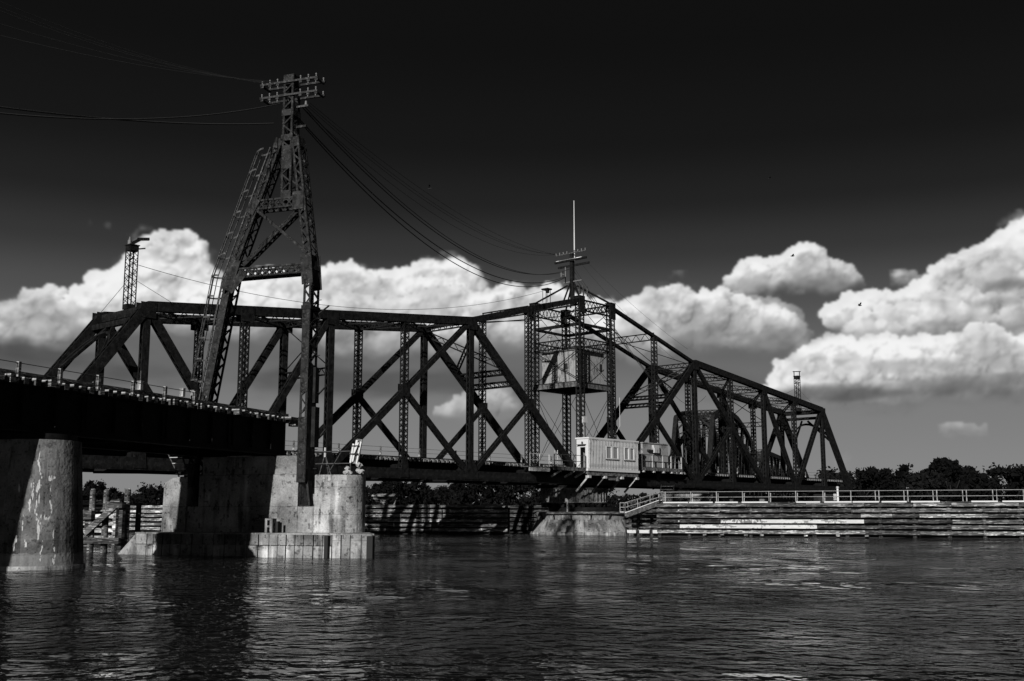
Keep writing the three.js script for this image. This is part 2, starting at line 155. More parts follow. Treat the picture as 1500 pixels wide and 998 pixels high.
// ------------------------------------------------------------------ materials
function dataTex(n, m, f, srgb = false) {            // f(u, v) -> grey or [r, g, b] in 0..1
  const d = new Uint8Array(n * m * 4);
  for (let y = 0; y < m; y++) for (let x = 0; x < n; x++) { const v = f((x + 0.5) / n, (y + 0.5) / m), o = (y * n + x) * 4; for (let k = 0; k < 3; k++) d[o + k] = clamp(Array.isArray(v) ? v[k] : v) * 255; d[o + 3] = 255; }
  const t = new THREE.DataTexture(d, n, m); t.wrapS = t.wrapT = THREE.RepeatWrapping; t.magFilter = THREE.LinearFilter; t.minFilter = THREE.LinearMipmapLinearFilter; t.generateMipmaps = true;
  if (srgb) t.colorSpace = THREE.SRGBColorSpace; t.needsUpdate = true; return t;
}
const rep = (t, u, v = u) => { const c = t.clone(); c.repeat.set(u, v); c.needsUpdate = true; return c; };
const g3 = (v) => new THREE.Color().setRGB(v, v, v);
const std = (v, o = {}) => new THREE.MeshPhysicalMaterial({ color: g3(v), roughness: 0.8, specularIntensity: 0.22, side: THREE.DoubleSide, ...o });
// concrete: form-board lines, run-off streaks, pits and pale lime; 6 m square
const concreteMap = dataTex(1024, 1024, (u, v) => {
  let c = 0.62 + 0.62 * (fbm(u * 4, v * 4, 6, 1, 4, 4) - 0.5);
  const st = fbm(u * 26, v * 3, 4, 31, 26, 3), st2 = fbm(u * 16, v * 2, 4, 37, 16, 2);
  c -= 0.24 * sstep(0.48, 0.8, st) * sstep(0.35, 0.7, fbm(u * 5, v * 4, 3, 41, 5, 4));
  c += 0.26 * sstep(0.52, 0.8, st2) * sstep(0.42, 0.7, fbm(u * 7, v * 5, 3, 51, 7, 5));
  c += 0.14 * (fbm(u * 110, v * 110, 2, 61, 110, 110) - 0.5) - 0.22 * sstep(0.62, 0.8, fbm(u * 34, v * 34, 4, 83, 34, 34));
  const l = Math.abs(md(v * 4 + 0.03 * fbm(u * 8, v * 8, 2, 91, 8, 8), 1) - 0.5); if (l < 0.010) c -= 0.12;
  return c;
}, true);
const concreteBump = dataTex(512, 512, (u, v) => 0.5 + 0.6 * (fbm(u * 30, v * 30, 4, 3, 30, 30) - 0.5));
const steelMap = dataTex(512, 512, (u, v) => { let c = 0.62 + 0.5 * (fbm(u * 8, v * 8, 5, 7, 8, 8) - 0.5); if (fbm(u * 30, v * 22, 3, 17, 30, 22) > 0.66) c += 0.18; if (fbm(u * 12, v * 12, 4, 27, 12, 12) > 0.66) c -= 0.22; return c; }, true);
const rustMap = dataTex(512, 512, (u, v) => { let c = 0.5 + 0.5 * (fbm(u * 7, v * 7, 5, 107, 7, 7) - 0.5); const p = fbm(u * 26, v * 20, 3, 117, 26, 20); if (p > 0.66) c += 0.22 * sstep(0.66, 0.72, p); if (fbm(u * 10, v * 14, 4, 127, 10, 14) > 0.62) c -= 0.12; return c; }, true);
// rivets in rows, 0.15 m apart on a 1.2 m tile
const rivetBump = dataTex(512, 512, (u, v) => { let h = 0.35 + 0.2 * (fbm(u * 30, v * 30, 2, 5, 30, 30) - 0.5); const a = md(u * 8, 1) - 0.5, b = md(v * 8, 1) - 0.5, r = Math.hypot(a, b); if (r < 0.2) h += 0.6 * Math.sqrt(1 - (r / 0.2) ** 2); return h; });
const woodMap = dataTex(1024, 256, (u, v) => { let c = 0.5 + 0.55 * (fbm(u * 6, v * 40, 4, 201, 6, 40) - 0.5) + 0.35 * (fbm(u * 3, v * 3, 4, 211, 3, 3) - 0.5); if (fbm(u * 14, v * 24, 3, 221, 14, 24) > 0.64) c += 0.32; if (fbm(u * 5, v * 12, 3, 231, 5, 12) > 0.62) c -= 0.22; return c; }, true);
const woodBump = dataTex(512, 256, (u, v) => 0.5 + 0.9 * (fbm(u * 6, v * 44, 4, 241, 6, 44) - 0.5));
const paintMap = dataTex(1024, 256, (u, v) => { const p = fbm(u * 10, v * 5, 4, 301, 10, 5), f = fbm(u * 60, v * 10, 3, 311, 60, 10); let c = 0.93 - 0.12 * fbm(u * 20, v * 8, 3, 321, 20, 8); if (p * 0.65 + f * 0.35 > 0.60) c = 0.42 + 0.3 * f; return c; }, true);
const peelMap = dataTex(1024, 256, (u, v) => { const p = fbm(u * 8, v * 3, 4, 331, 8, 3), f = fbm(u * 70, v * 5, 3, 341, 70, 5); return p * 0.45 + f * 0.55 > 0.48 ? 0.34 + 0.25 * f : 0.88; }, true);
const M = {
  steel: std(0.016, { map: rep(steelMap, 0.5), roughness: 0.62, bumpMap: rep(rivetBump, 0.83), bumpScale: 0.006 }),
  lace: std(0.016, { map: rep(steelMap, 0.5), roughness: 0.65 }),
  girder: std(0.008, { map: rep(steelMap, 0.3), roughness: 0.75 }),
  pylon: std(0.068, { map: rep(rustMap, 0.6), roughness: 0.8, bumpMap: rep(rivetBump, 0.83), bumpScale: 0.012 }),
  pylonLace: std(0.062, { map: rep(rustMap, 0.6), roughness: 0.8 }),
  galv: std(0.17, { map: rep(rustMap, 0.8), roughness: 0.6 }),
  concrete: std(0.44, { map: rep(concreteMap, 1 / 6), bumpMap: rep(concreteBump, 1 / 3), bumpScale: 0.03, roughness: 0.95 }),
  concretePale: std(0.60, { map: rep(concreteMap, 1 / 5), bumpMap: rep(concreteBump, 1 / 3), bumpScale: 0.03, roughness: 0.95 }),
  concreteDark: std(0.33, { map: rep(concreteMap, 1 / 4), bumpMap: rep(concreteBump, 1 / 3), bumpScale: 0.03, roughness: 0.95 }),
  panel: std(0.25, { roughness: 0.6, map: rep(paintMap, 0.3, 0.3) }),
  railPaint: std(0.27, { roughness: 0.6, map: rep(paintMap, 0.5, 0.5) }),
  armSteel: std(0.10, { map: rep(rustMap, 0.8), roughness: 0.7 }),
  pivotStone: std(0.34, { map: rep(concreteMap, 1 / 3.5), bumpMap: rep(concreteBump, 1 / 2), bumpScale: 0.06, roughness: 0.95 }),
  tie: std(0.38, { map: rep(woodMap, 0.4, 1), roughness: 0.95, bumpMap: rep(woodBump, 0.4, 1), bumpScale: 0.01 }),
  tieEnd: std(0.42, { map: rep(woodMap, 0.4, 1), roughness: 0.95 }),
  darkWood: std(0.15, { map: rep(woodMap, 0.22, 0.9), roughness: 0.95, bumpMap: rep(woodBump, 0.3, 1.2), bumpScale: 0.03 }),
  midWood: std(0.31, { map: rep(woodMap, 0.19, 0.8), roughness: 0.95, bumpMap: rep(woodBump, 0.3, 1.2), bumpScale: 0.03 }),
  paleWood: std(0.62, { map: rep(woodMap, 0.23, 0.7), roughness: 0.9, bumpMap: rep(woodBump, 0.3, 1.2), bumpScale: 0.03 }),
  whiteWood: std(0.50, { map: rep(paintMap, 0.16, 1.1), roughness: 0.7 }),
  peelWood: std(0.48, { map: rep(peelMap, 0.16, 1.1), roughness: 0.8 }),
  pile: std(0.10, { map: rep(woodMap, 1, 0.3), roughness: 0.95 }),
  white: std(0.38, { roughness: 0.55 }),
  cream: std(0.40, { roughness: 0.6, map: rep(paintMap, 0.3, 0.3) }),
  grey: std(0.19, { roughness: 0.7, map: rep(steelMap, 0.5) }),
  dark: std(0.015, { roughness: 0.8 }),
  glass: new THREE.MeshPhysicalMaterial({ color: g3(0.16), roughness: 0.12, metalness: 0, side: THREE.DoubleSide }),
  insul: std(0.10, { roughness: 0.25 }),
  wrap: std(0.24, { roughness: 0.9 }),
  twist: std(0.12, { map: rep(rustMap, 0.8), roughness: 0.6 }),
  wire: std(0.035, { roughness: 0.6 }),
  paleWire: std(0.045, { roughness: 0.5 }),
  bark: std(0.02, { roughness: 1, specularIntensity: 0 }), leaf: std(0.005, { roughness: 1, specularIntensity: 0 }), leaf2: std(0.008, { roughness: 1, specularIntensity: 0 }),
  soil: std(0.015, { roughness: 1, map: rep(concreteMap, 0.1) }),
};

// ------------------------------------------------------------------ builders
const taken = {};
const numbered = (n) => { const k = taken[n] = (taken[n] ?? -1) + 1; return k ? `${n}_${String(k).padStart(3, '0')}` : n; };
function thing(frame, name, label, category, at, group) {      // a Group at the thing's base, turned with its frame
  const o = new THREE.Group(); o.name = numbered(name); o.userData = { label, category }; if (group) o.userData.group = group;
  if (frame) { o.position.copy(W(frame, ...at)); o.rotation.y = rotOf(frame); } else o.position.set(...at);
  scene.add(o); o.base = new THREE.Vector3(...at); return o;
}
const flat = (g) => { const q = g.index ? g.toNonIndexed() : g; for (const k of Object.keys(q.attributes)) if (!['position', 'normal', 'uv'].includes(k)) q.deleteAttribute(k); return q; };
function metreUV(g) {                                          // uv in metres on the plane each face looks along
  const p = g.attributes.position, n = g.attributes.normal, uv = new Float32Array(p.count * 2);
  for (let i = 0; i < p.count; i++) { const ax = Math.abs(n.getX(i)), ay = Math.abs(n.getY(i)), az = Math.abs(n.getZ(i)), x = p.getX(i), y = p.getY(i), z = p.getZ(i); const q = ay > ax && ay > az ? [x, z] : ax > az ? [z, y] : [x, y]; uv[2 * i] = q[0]; uv[2 * i + 1] = q[1]; }
  g.setAttribute('uv', new THREE.BufferAttribute(uv, 2)); return g;
}
// geometries are given in the frame's coordinates and become children of the thing (or of a part of it)
function part(name, geos, m, root, parent = root, keepUV = false) {
  const g = mergeGeometries((Array.isArray(geos) ? geos : [geos]).map(flat)); if (!keepUV) metreUV(g);
  g.translate(-root.base.x, -root.base.y, -root.base.z);
  const o = new THREE.Mesh(g, m); o.name = name; o.castShadow = o.receiveShadow = true; parent.add(o); return o;
}
const stuffPart = (...a) => { const o = part(...a); o.userData.kind = 'stuff'; return o; };
const V = (x, y, z) => new THREE.Vector3(x, y, z);
function box(x0, x1, y0, y1, z0, z1) { const g = new THREE.BoxGeometry(Math.abs(x1 - x0), Math.abs(y1 - y0), Math.abs(z1 - z0)); g.translate((x0 + x1) / 2, (y0 + y1) / 2, (z0 + z1) / 2); return g; }
function bar(p, q, w, h, side = V(0, 0, 1)) {                   // a box from p to q: w across `side`, h the other way
  const u = q.clone().sub(p), L = u.length(); u.normalize(); let s = side.clone().addScaledVector(u, -side.dot(u)); if (s.lengthSq() < 1e-6) s = V(1, 0, 0).addScaledVector(u, -u.x); s.normalize(); const v = s.clone().cross(u).normalize();
  const g = new THREE.BoxGeometry(L, h, w); g.applyMatrix4(new THREE.Matrix4().makeBasis(u, v, s).setPosition(p.clone().add(q).multiplyScalar(0.5))); return g;
}
function rod(p, q, r, n = 6) { const u = q.clone().sub(p), g = new THREE.CylinderGeometry(r, r, u.length(), n); g.applyQuaternion(new THREE.Quaternion().setFromUnitVectors(V(0, 1, 0), u.normalize())); const c = p.clone().add(q).multiplyScalar(0.5); g.translate(c.x, c.y, c.z); return g; }
function cyl(x, y0, y1, z, r0, r1, n = 20) { const g = new THREE.CylinderGeometry(r1, r0, y1 - y0, n); g.translate(x, (y0 + y1) / 2, z); return g; }
// a built-up member: plates on its two `side` faces, lacing (or none) on the other two, as riveted bridges have.
// kind 'plate' = plated sides + laced top/bottom, 'open' = four angles laced all round, 'box' = plated all round
function member(root, name, p, q, w, h, kind, o = {}) {
  const mat = o.mat || M.steel, lm = o.lace || M.lace, side = o.side || V(0, 0, 1), pitch = o.pitch || 0.42, th = o.th || 0.03;
  const u = q.clone().sub(p), L = u.length(); u.normalize();
  let s = side.clone().addScaledVector(u, -side.dot(u)).normalize(); const v = s.clone().cross(u).normalize();
  const at = (a, b, c) => p.clone().addScaledVector(u, a).addScaledVector(v, b).addScaledVector(s, c);
  const gs = [], ls = [], ang = o.ang || 0.11, lw = o.lw || 0.055, lt = 0.016;
  if (kind === 'box') gs.push(bar(p, q, w, h, s));
  else if (kind === 'plate') {
    for (const k of [-1, 1]) { gs.push(bar(at(0, 0, k * (w / 2 - th / 2)), at(L, 0, k * (w / 2 - th / 2)), th, h, s)); for (const j of [-1, 1]) gs.push(bar(at(0, j * (h / 2 - th / 2), k * (w / 2 - ang / 2 - th)), at(L, j * (h / 2 - th / 2), k * (w / 2 - ang / 2 - th)), ang, th * 0.8, s)); }
    if (o.cover) gs.push(bar(at(0, h / 2 + 0.012, 0), at(L, h / 2 + 0.012, 0), w + 0.06, 0.022, s));
  } else for (const k of [-1, 1]) for (const j of [-1, 1]) { gs.push(bar(at(0, j * (h / 2 - ang / 2), k * (w / 2 - th / 2)), at(L, j * (h / 2 - ang / 2), k * (w / 2 - th / 2)), th, ang, s)); gs.push(bar(at(0, j * (h / 2 - th / 2), k * (w / 2 - ang / 2)), at(L, j * (h / 2 - th / 2), k * (w / 2 - ang / 2)), ang, th * 0.8, s)); }
  // batten plates close the ends of laced members
  const bl = Math.min(0.5, L * 0.08);
  if (kind !== 'box') for (const e of [bl / 2, L - bl / 2]) gs.push(bar(at(e - bl / 2, 0, 0), at(e + bl / 2, 0, 0), w * 0.96, h * 0.96, s));
  const m = part(name, gs, mat, root);
  if (kind !== 'box') {
    const n = Math.max(2, Math.round((L - 2 * bl) / pitch)), d = (L - 2 * bl) / n;
    for (let i = 0; i < n; i++) {
      const a = bl + i * d, b = a + d;
      for (const f of [-1, 1]) {
        if (!(o.cover && f > 0)) for (const x of o.double ? [-1, 1] : [i % 2 ? 1 : -1]) ls.push(bar(at(a, f * (h / 2 + (x > 0 ? 0.004 : -0.004)), x * (w / 2 - 0.05)), at(b, f * (h / 2 + (x > 0 ? 0.004 : -0.004)), -x * (w / 2 - 0.05)), lw, lt, v.clone().cross(u)));
        if (kind === 'open') for (const x of o.double ? [-1, 1] : [i % 2 ? 1 : -1]) ls.push(bar(at(a, x * (h / 2 - 0.05), f * (w / 2 + (x > 0 ? 0.004 : -0.004))), at(b, -x * (h / 2 - 0.05), f * (w / 2 + (x > 0 ? 0.004 : -0.004))), lt, lw, s));
      }
    }
    const l = part('lacing', ls, lm, root, m); l.userData.kind = 'stuff';
  }
  return m;
}
// a flat lattice strut: two chords and a zigzag between them
function lattice(root, name, p, q, depth, up, o = {}) {
  const u = q.clone().sub(p), L = u.length(); u.normalize(); const v = up.clone().addScaledVector(u, -up.dot(u)).normalize(), s = u.clone().cross(v), c = o.c || 0.09;
  const at = (a, b) => p.clone().addScaledVector(u, a).addScaledVector(v, b), n = Math.max(3, Math.round(L / (o.pitch || depth * 0.9))), gs = [], ls = [];
  for (const k of [-1, 1]) gs.push(bar(at(0, k * depth / 2), at(L, k * depth / 2), o.wide || 0.16, c, s));
  for (const e of [0.03, L - 0.03]) gs.push(bar(at(e, -depth / 2), at(e, depth / 2), 0.1, 0.05, s));
  for (let i = 0; i < n; i++) { const a = i * L / n, b = (i + 1) * L / n; for (const x of o.double ? [-1, 1] : [i % 2 ? 1 : -1]) ls.push(bar(at(a, -x * depth / 2), at(b, x * depth / 2), 0.03 + (x > 0 ? 0.008 : 0), o.lw || 0.06, s)); }
  const m = part(name, gs, o.mat || M.steel, root); stuffPart('lacing', ls, o.lace || M.lace, root, m); return m;
}
function rail(root, pts, ys, mat, posts, r = 0.028) {         // pipe rails at heights ys above the points, with posts
  for (let i = 0; i < pts.length - 1; i++) for (const y of ys) part('rail', rod(pts[i].clone().setY(pts[i].y + y), pts[i + 1].clone().setY(pts[i + 1].y + y), r), mat, root);
  for (const p of posts) part('post', rod(p, p.clone().setY(p.y + ys[0]), r * 1.15), mat, root);
}
// ------------------------------------------------------------------ the river and its far bank
{
  const waves = (nW, seed, lmin, lmax, tile) => { const r = rng(seed), a = []; while (a.length < nW) { const l = lmin * Math.pow(lmax / lmin, r()), t = (r() - 0.5) * 3.0 + 0.35, kx = Math.round(tile / l * Math.sin(t)), kz = Math.round(tile / l * Math.cos(t)); if (!kx && !kz) continue; const k = Math.hypot(kx, kz); a.push([kx, kz, r() * 6.283, tile / k]); } return a; };
  const N = 1024, TILE = 7, ws = waves(120, 5, 0.10, 1.25, TILE);
  const nrm = dataTex(N, N, (u, v) => {
    let dx = 0, dz = 0; const wu = u + 0.02 * (vnoise(u * 7, v * 7, 3, 7, 7) - 0.5), wv = v + 0.02 * (vnoise(u * 7, v * 7, 4, 7, 7) - 0.5);
    const calm = 0.15 + 1.7 * fbm(u * 4, v * 4, 4, 77, 4, 4);
    for (const [kx, kz, ph, l] of ws) { const q = Math.cos(6.2832 * (kx * wu + kz * wv) + ph), s = 0.075 * Math.pow(l, 0.08) * (q + 0.35 * (2 * q * q - 1)), k = Math.hypot(kx, kz); dx += s * kx / k; dz += s * kz / k; }
    dx *= calm; dz *= calm; const i = 1 / Math.hypot(dx, dz, 1); return [0.5 - 0.5 * dx * i, 0.5 - 0.5 * dz * i, 0.5 + 0.5 * i];
  });
  const fine = dataTex(1024, 1024, (u, v) => { const a = fbm(u * 40, v * 60, 4, 401, 40, 60), b = fbm(u * 90, v * 140, 3, 411, 90, 140); return 0.6 * (1 - Math.abs(a - 0.5) * 2) + 0.4 * b; });
  const water = new THREE.MeshPhysicalMaterial({ color: g3(0.004), roughness: 0.05, ior: 1.33, specularIntensity: 0.44, normalMap: nrm, normalScale: new THREE.Vector2(1, 1), bumpMap: fine, bumpScale: 0.02 });
  const patch = dataTex(512, 512, (u, v) => lerp(0.03, 0.24, sstep(0.35, 0.7, fbm(u * 6, v * 10, 5, 431, 6, 10)))); patch.repeat.set(1 / 44, 1 / 44); water.roughnessMap = patch; water.roughness = 0.5;
  nrm.repeat.set(1 / TILE, 1 / TILE); fine.repeat.set(1 / 6.3, 1 / 6.3);
  // one sheet, finer where the river is near, with a slight swell of its own
  const lines = (a, b, step, grow, lim) => { const o = [0]; let s = step; while (o[o.length - 1] < b) { o.push(o[o.length - 1] + s); if (o[o.length - 1] > lim) s *= grow; } return o; };
  const pos = lines(0, 1300, 0.8, 1.06, 60), xs = [...pos.slice(1).reverse().map((v) => -v), ...pos], zs = [...lines(0, 200, 2, 1.3, 6).slice(1).reverse(), 0, ...lines(0, 1100, 0.8, 1.05, 130).slice(1).map((v) => -v)];
  const P = [], UV = [], I = [], nx = xs.length;
  const swell = (x, z) => (0.12 * (fbm(x * 0.28 + 9, z * 0.28, 3, 61) - 0.5) + 0.15 * (fbm(x * 0.09 + 4, z * 0.12, 2, 67) - 0.5)) * sstep(400, 100, Math.hypot(x, z));
  for (const z of zs) for (const x of xs) { P.push(x, swell(x, z), z); UV.push(x + 0.35 * z * 0.13, -z + 0.09 * x); }
  for (let r = 0; r < zs.length - 1; r++) for (let c = 0; c < nx - 1; c++) { const a = r * nx + c; I.push(a, a + 1, a + nx, a + 1, a + nx + 1, a + nx); }
  const g = new THREE.BufferGeometry(); g.setAttribute('position', new THREE.Float32BufferAttribute(P, 3)); g.setAttribute('uv', new THREE.Float32BufferAttribute(UV, 2)); g.setIndex(I); g.computeVertexNormals();
  if (g.attributes.normal.getY(0) < 0) { for (let k = 0; k < I.length; k += 3) [I[k], I[k + 1]] = [I[k + 1], I[k]]; g.setIndex(I); g.computeVertexNormals(); }
  const river = new THREE.Mesh(g, water); river.name = 'river_water'; river.userData = { label: 'dark rippled river in front of and under the bridge', category: 'river', kind: 'structure' }; river.receiveShadow = true; scene.add(river);
  // low far bank as one sheet that rises a little from the water
  const bank = new THREE.PlaneGeometry(2600, 1500, 130, 40); bank.rotateX(-Math.PI / 2); const b = bank.attributes.position;
  for (let i = 0; i < b.count; i++) { const x = b.getX(i), z = b.getZ(i), d = clamp((750 - z) / 1500); b.setY(i, -0.8 + 2.6 * sstep(0, 0.03, d) + 1.2 * fbm(x * 0.02, z * 0.02, 3, 9) * sstep(0, 0.05, d)); }
  bank.translate(0, 0, -270 - 750 - 0); bank.computeVertexNormals();
  const far = new THREE.Mesh(bank, M.soil); far.name = 'river_bank'; far.userData = { label: 'low dark far bank of the river under the trees', category: 'river bank', kind: 'structure' }; far.receiveShadow = true; scene.add(far);
}

// ------------------------------------------------------------------ the turned swing span (frame S)
const LC = 5.42, ZN = 2.8, TX = 2.45, PL = 7.5;                 // top of the bottom chord, truss offset, tower half width, panel
const nodeX = (i) => i === 0 ? 0 : Math.sign(i) * (TX + PL * (Math.abs(i) - 1) );   // +-1 = tower posts, +-2 .. +-8 panel points
const topH = (i) => { const k = Math.abs(i) - 1; return k >= 2 ? lerp(12.91, 9.90, (k - 2) / 4) : lerp(16.93, 12.91, k / 2); };
const span = thing('S', 'swing_bridge', 'dark riveted steel truss swing span turned across the river on its round pier', 'bridge', [0, LC, 0]);
{
  const bot = (i, z) => V(nodeX(i), LC - 0.42, z), top = (i, z) => V(nodeX(i), LC + topH(i) - 0.32, z);
  const mid = (a, b, t) => a.clone().lerp(b, t);
  for (const z of [ZN, -ZN]) {
    for (const sg of [-1, 1]) {
      // chords
      for (let k = 1; k < 8; k++) part('bottom_chord', bar(bot(sg * k, z), bot(sg * (k + 1), z), 0.42, 0.80), M.steel, span);
      member(span, 'top_chord', sg < 0 ? top(-7, z) : top(3, z), sg < 0 ? top(-3, z) : top(7, z), 0.55, 0.62, 'plate', { cover: true, pitch: 0.6 });
      if (sg < 0) member(span, 'top_chord', top(-3, z), top(-1, z), 0.42, 0.42, 'plate', { pitch: 0.6 });
      else for (const e of [-0.16, 0.16]) part('eyebar', bar(top(1, z + e), top(3, z + e), 0.06, 0.30), M.steel, span);
      member(span, 'end_post', bot(sg * 8, z), top(sg * 7, z), 0.55, 0.66, 'plate', { cover: sg > 0, pitch: 0.6 });
      // posts
      for (const k of [2, 3, 4, 5, 6, 7]) {
        const main = k === 3 || k === 5, w = main ? 0.44 : k === 7 ? 0.42 : 0.46, h = main ? 0.50 : k === 7 ? 0.5 : 0.56;
        member(span, 'vertical_post', bot(sg * k, z), top(sg * k, z), w, h, main || k === 7 ? 'plate' : 'open', { double: !main && k !== 7, pitch: main ? 0.5 : 0.44, ang: 0.10 });
      }
      // diagonals
      const dg = (a, b, w, h, o = {}) => member(span, 'diagonal', a, b, w, h, 'plate', { pitch: 0.55, ...o });
      dg(top(sg * 7, z), bot(sg * 6, z), 0.46, 0.52); dg(bot(sg * 6, z), top(sg * 5, z), 0.42, 0.46);
      dg(top(sg * 3, z), mid(top(sg * 3, z), bot(sg * 5, z), 0.5), 0.40, 0.40); dg(mid(top(sg * 3, z), bot(sg * 5, z), 0.5), bot(sg * 5, z), 0.44, 0.50);
      dg(mid(top(sg * 3, z), bot(sg * 5, z), 0.5), bot(sg * 3, z), 0.40, 0.38);
      dg(top(sg * 3, z), bot(sg * 1, z), 0.48, 0.60); dg(mid(top(sg * 3, z), bot(sg * 1, z), 0.5), bot(sg * 3, z), 0.40, 0.36);
      // gusset plates at the joints
      const gus = [];
      for (const k of [2, 3, 4, 5, 6, 7]) for (const f of [-1, 1]) {
        const b = bot(sg * k, z + f * 0.245), w = k === 3 || k === 5 || k === 6 ? 0.85 : 0.45;
        const s1 = new THREE.Shape([new THREE.Vector2(-w, -0.3), new THREE.Vector2(w, -0.3), new THREE.Vector2(w * 0.75, 0.75), new THREE.Vector2(w * 0.35, 1.25), new THREE.Vector2(-w * 0.35, 1.25), new THREE.Vector2(-w * 0.75, 0.75)]);
        const g1 = new THREE.ExtrudeGeometry(s1, { depth: 0.02, bevelEnabled: false }); g1.translate(b.x, b.y, b.z - 0.01); part('gusset_plate', g1, M.steel, span);
        if (k !== 2 && k !== 4) { const t = top(sg * k, z + f * 0.30), g2 = box(t.x - 0.55, t.x + 0.55, t.y - 0.75, t.y + 0.25, t.z - 0.01, t.z + 0.01); part('gusset_plate', g2, M.steel, span); }
      }
      const hub = mid(top(sg * 3, z), bot(sg * 5, z), 0.5), hub2 = mid(top(sg * 3, z), bot(sg * 1, z), 0.5);
      for (const h of [hub, hub2]) for (const f of [-1, 1]) part('gusset_plate', box(h.x - 0.42, h.x + 0.42, h.y - 0.5, h.y + 0.5, h.z + f * 0.262 - 0.01, h.z + f * 0.262 + 0.01), M.steel, span);
    }
    part('bottom_chord', bar(bot(-1, z), bot(1, z), 0.42, 0.80), M.steel, span);
  }
  // between the two trusses: portals, sway frames and laterals
  for (const sg of [-1, 1]) {
    for (const k of [3, 4, 5, 6, 7]) {
      const a = top(sg * k, -ZN), b = top(sg * k, ZN); a.y -= 0.15; b.y -= 0.15;
      lattice(span, 'cross_strut', a, b, 0.42, V(0, 1, 0), { wide: 0.2 });
      if (k > 3) for (const f of [0, 1]) lattice(span, 'lateral_brace', top(sg * (k - 1), f ? ZN : -ZN).add(V(0, f ? -0.1 : -0.22, 0)), top(sg * k, f ? -ZN : ZN).add(V(0, f ? -0.1 : -0.22, 0)), 0.36, V(0, 1, 0), { c: 0.07, wide: 0.12, pitch: 0.4 });
    }
    // sway frame on the main post: X rods above a lattice strut
    for (const k of [5]) {
      const y = LC + 6.9, x = nodeX(sg * k); lattice(span, 'sway_strut', V(x, y, -ZN), V(x, y, ZN), 0.5, V(0, 1, 0), { wide: 0.2 });
      for (const f of [-1, 1]) part('sway_rod', rod(V(x + f * 0.03, y + 0.3, -ZN * f), V(x + f * 0.03, LC + topH(k) - 0.6, ZN * f), 0.045), M.steel, span);
    }
    // end portal in the plane of the end posts
    const P = (t, z) => mid(top(sg * 7, z), bot(sg * 8, z), t), nrm = V(sg, 0.6, 0);
    part('portal_girder', [bar(P(0.02, -ZN), P(0.02, ZN), 0.5, 0.1, V(0, 1, 0)), bar(P(0.09, -ZN), P(0.09, ZN), 0.35, 0.35, V(0, 1, 0))], M.steel, span);
    for (const f of [-1, 1]) { member(span, 'portal_brace', P(0.42, f * ZN), P(0.12, f * 0.4), 0.2, 0.2, 'open', { side: nrm.clone().cross(V(0, 0, 1)), pitch: 0.3 });}
    { const c = []; for (let i = 0; i < 12; i++) { const t0 = i / 12, t1 = (i + 1) / 12, yy = (t) => 0.42 - 0.26 * Math.pow(Math.sin(Math.PI * t), 0.55); c.push(bar(P(yy(t0), lerp(-ZN, ZN, t0)), P(yy(t1), lerp(-ZN, ZN, t1)), 0.3, 0.16, nrm)); } part('arch_brace', c, M.steel, span); }
    // inclined lattice portal between the main diagonals
    const Q = (t, z) => mid(top(sg * 3, z), bot(sg * 1, z), t);
    for (const t of [0.30, 0.37]) lattice(span, 'portal_strut', Q(t, -ZN), Q(t, ZN), 0.55, Q(1, 0).sub(Q(0, 0)), { double: true, wide: 0.18, pitch: 0.5 });
    for (const f of [-1, 1]) lattice(span, 'portal_strut', Q(0.04, f * ZN), Q(0.27, -f * ZN), 0.45, V(sg * 0.2, 1, 0), { wide: 0.14, pitch: 0.6 });
    // long rods braced across the tower bay
    for (const z of [-ZN, ZN]) { part('tie_rod', rod(V(sg * TX, LC + 15.2, z * 0.7), top(sg * 3, -z * 0.7), 0.04), M.steel, span); }
    lattice(span, 'cross_strut', mid(top(sg * 1, -ZN), top(sg * 3, -ZN), 0.5), mid(top(sg * 1, ZN), top(sg * 3, ZN), 0.5), 0.7, V(0, 1, 0), { wide: 0.16, pitch: 0.55 });
  }
  // the floor
  const fb = [];
  for (let i = -8; i <= 8; i++) { if (!i) continue; part('floor_beam', [box(nodeX(i) - 0.02, nodeX(i) + 0.02, 4.65, 5.75, -ZN + 0.22, ZN - 0.22), box(nodeX(i) - 0.18, nodeX(i) + 0.18, 4.60, 4.65, -ZN + 0.22, ZN - 0.22)], M.girder, span); }
  const E = nodeX(8);
  for (const z of [-0.95, 0.95]) { part('stringer', [box(-E, E, 5.10, 6.02, z - 0.02, z + 0.02), box(-E, E, 6.02, 6.05, z - 0.16, z + 0.16)], M.girder, span); }
  const ties = []; for (let x = -E; x <= E; x += 0.52) ties.push(box(x - 0.12, x + 0.12, 6.06, 6.31, -1.9, 1.9)); stuffPart('ties', ties, M.tie, span);
  for (const z of [-0.72, 0.72]) part('rail', [box(-E, E, 6.315, 6.47, z - 0.03, z + 0.03), box(-E, E, 6.314, 6.33, z - 0.07, z + 0.07)], M.lace, span);
  // hand wires along the far edge of the floor
  for (const z of [-1.85]) { for (const y of [7.0, 7.35]) part('hand_wire', rod(V(-E, y, z), V(E, y, z), 0.013, 4), M.wire, span); for (let x = -E + 1; x < E; x += 4.4) part('wire_post', box(x - 0.05, x + 0.05, 6.3, 7.4, z - 0.05, z + 0.05), M.tie, span); }
  const lat = []; for (let i = 1; i < 8; i++) for (const sg of [-1, 1]) lat.push(bar(V(nodeX(sg * i), 4.7, -ZN), V(nodeX(sg * (i + 1)), 4.7, ZN), 0.15, 0.12, V(0, 1, 0)), bar(V(nodeX(sg * i), 4.6, ZN), V(nodeX(sg * (i + 1)), 4.6, -ZN), 0.15, 0.12, V(0, 1, 0)));
  stuffPart('bottom_laterals', lat, M.girder, span);

  // the centre tower
  const TT = LC + 16.93;
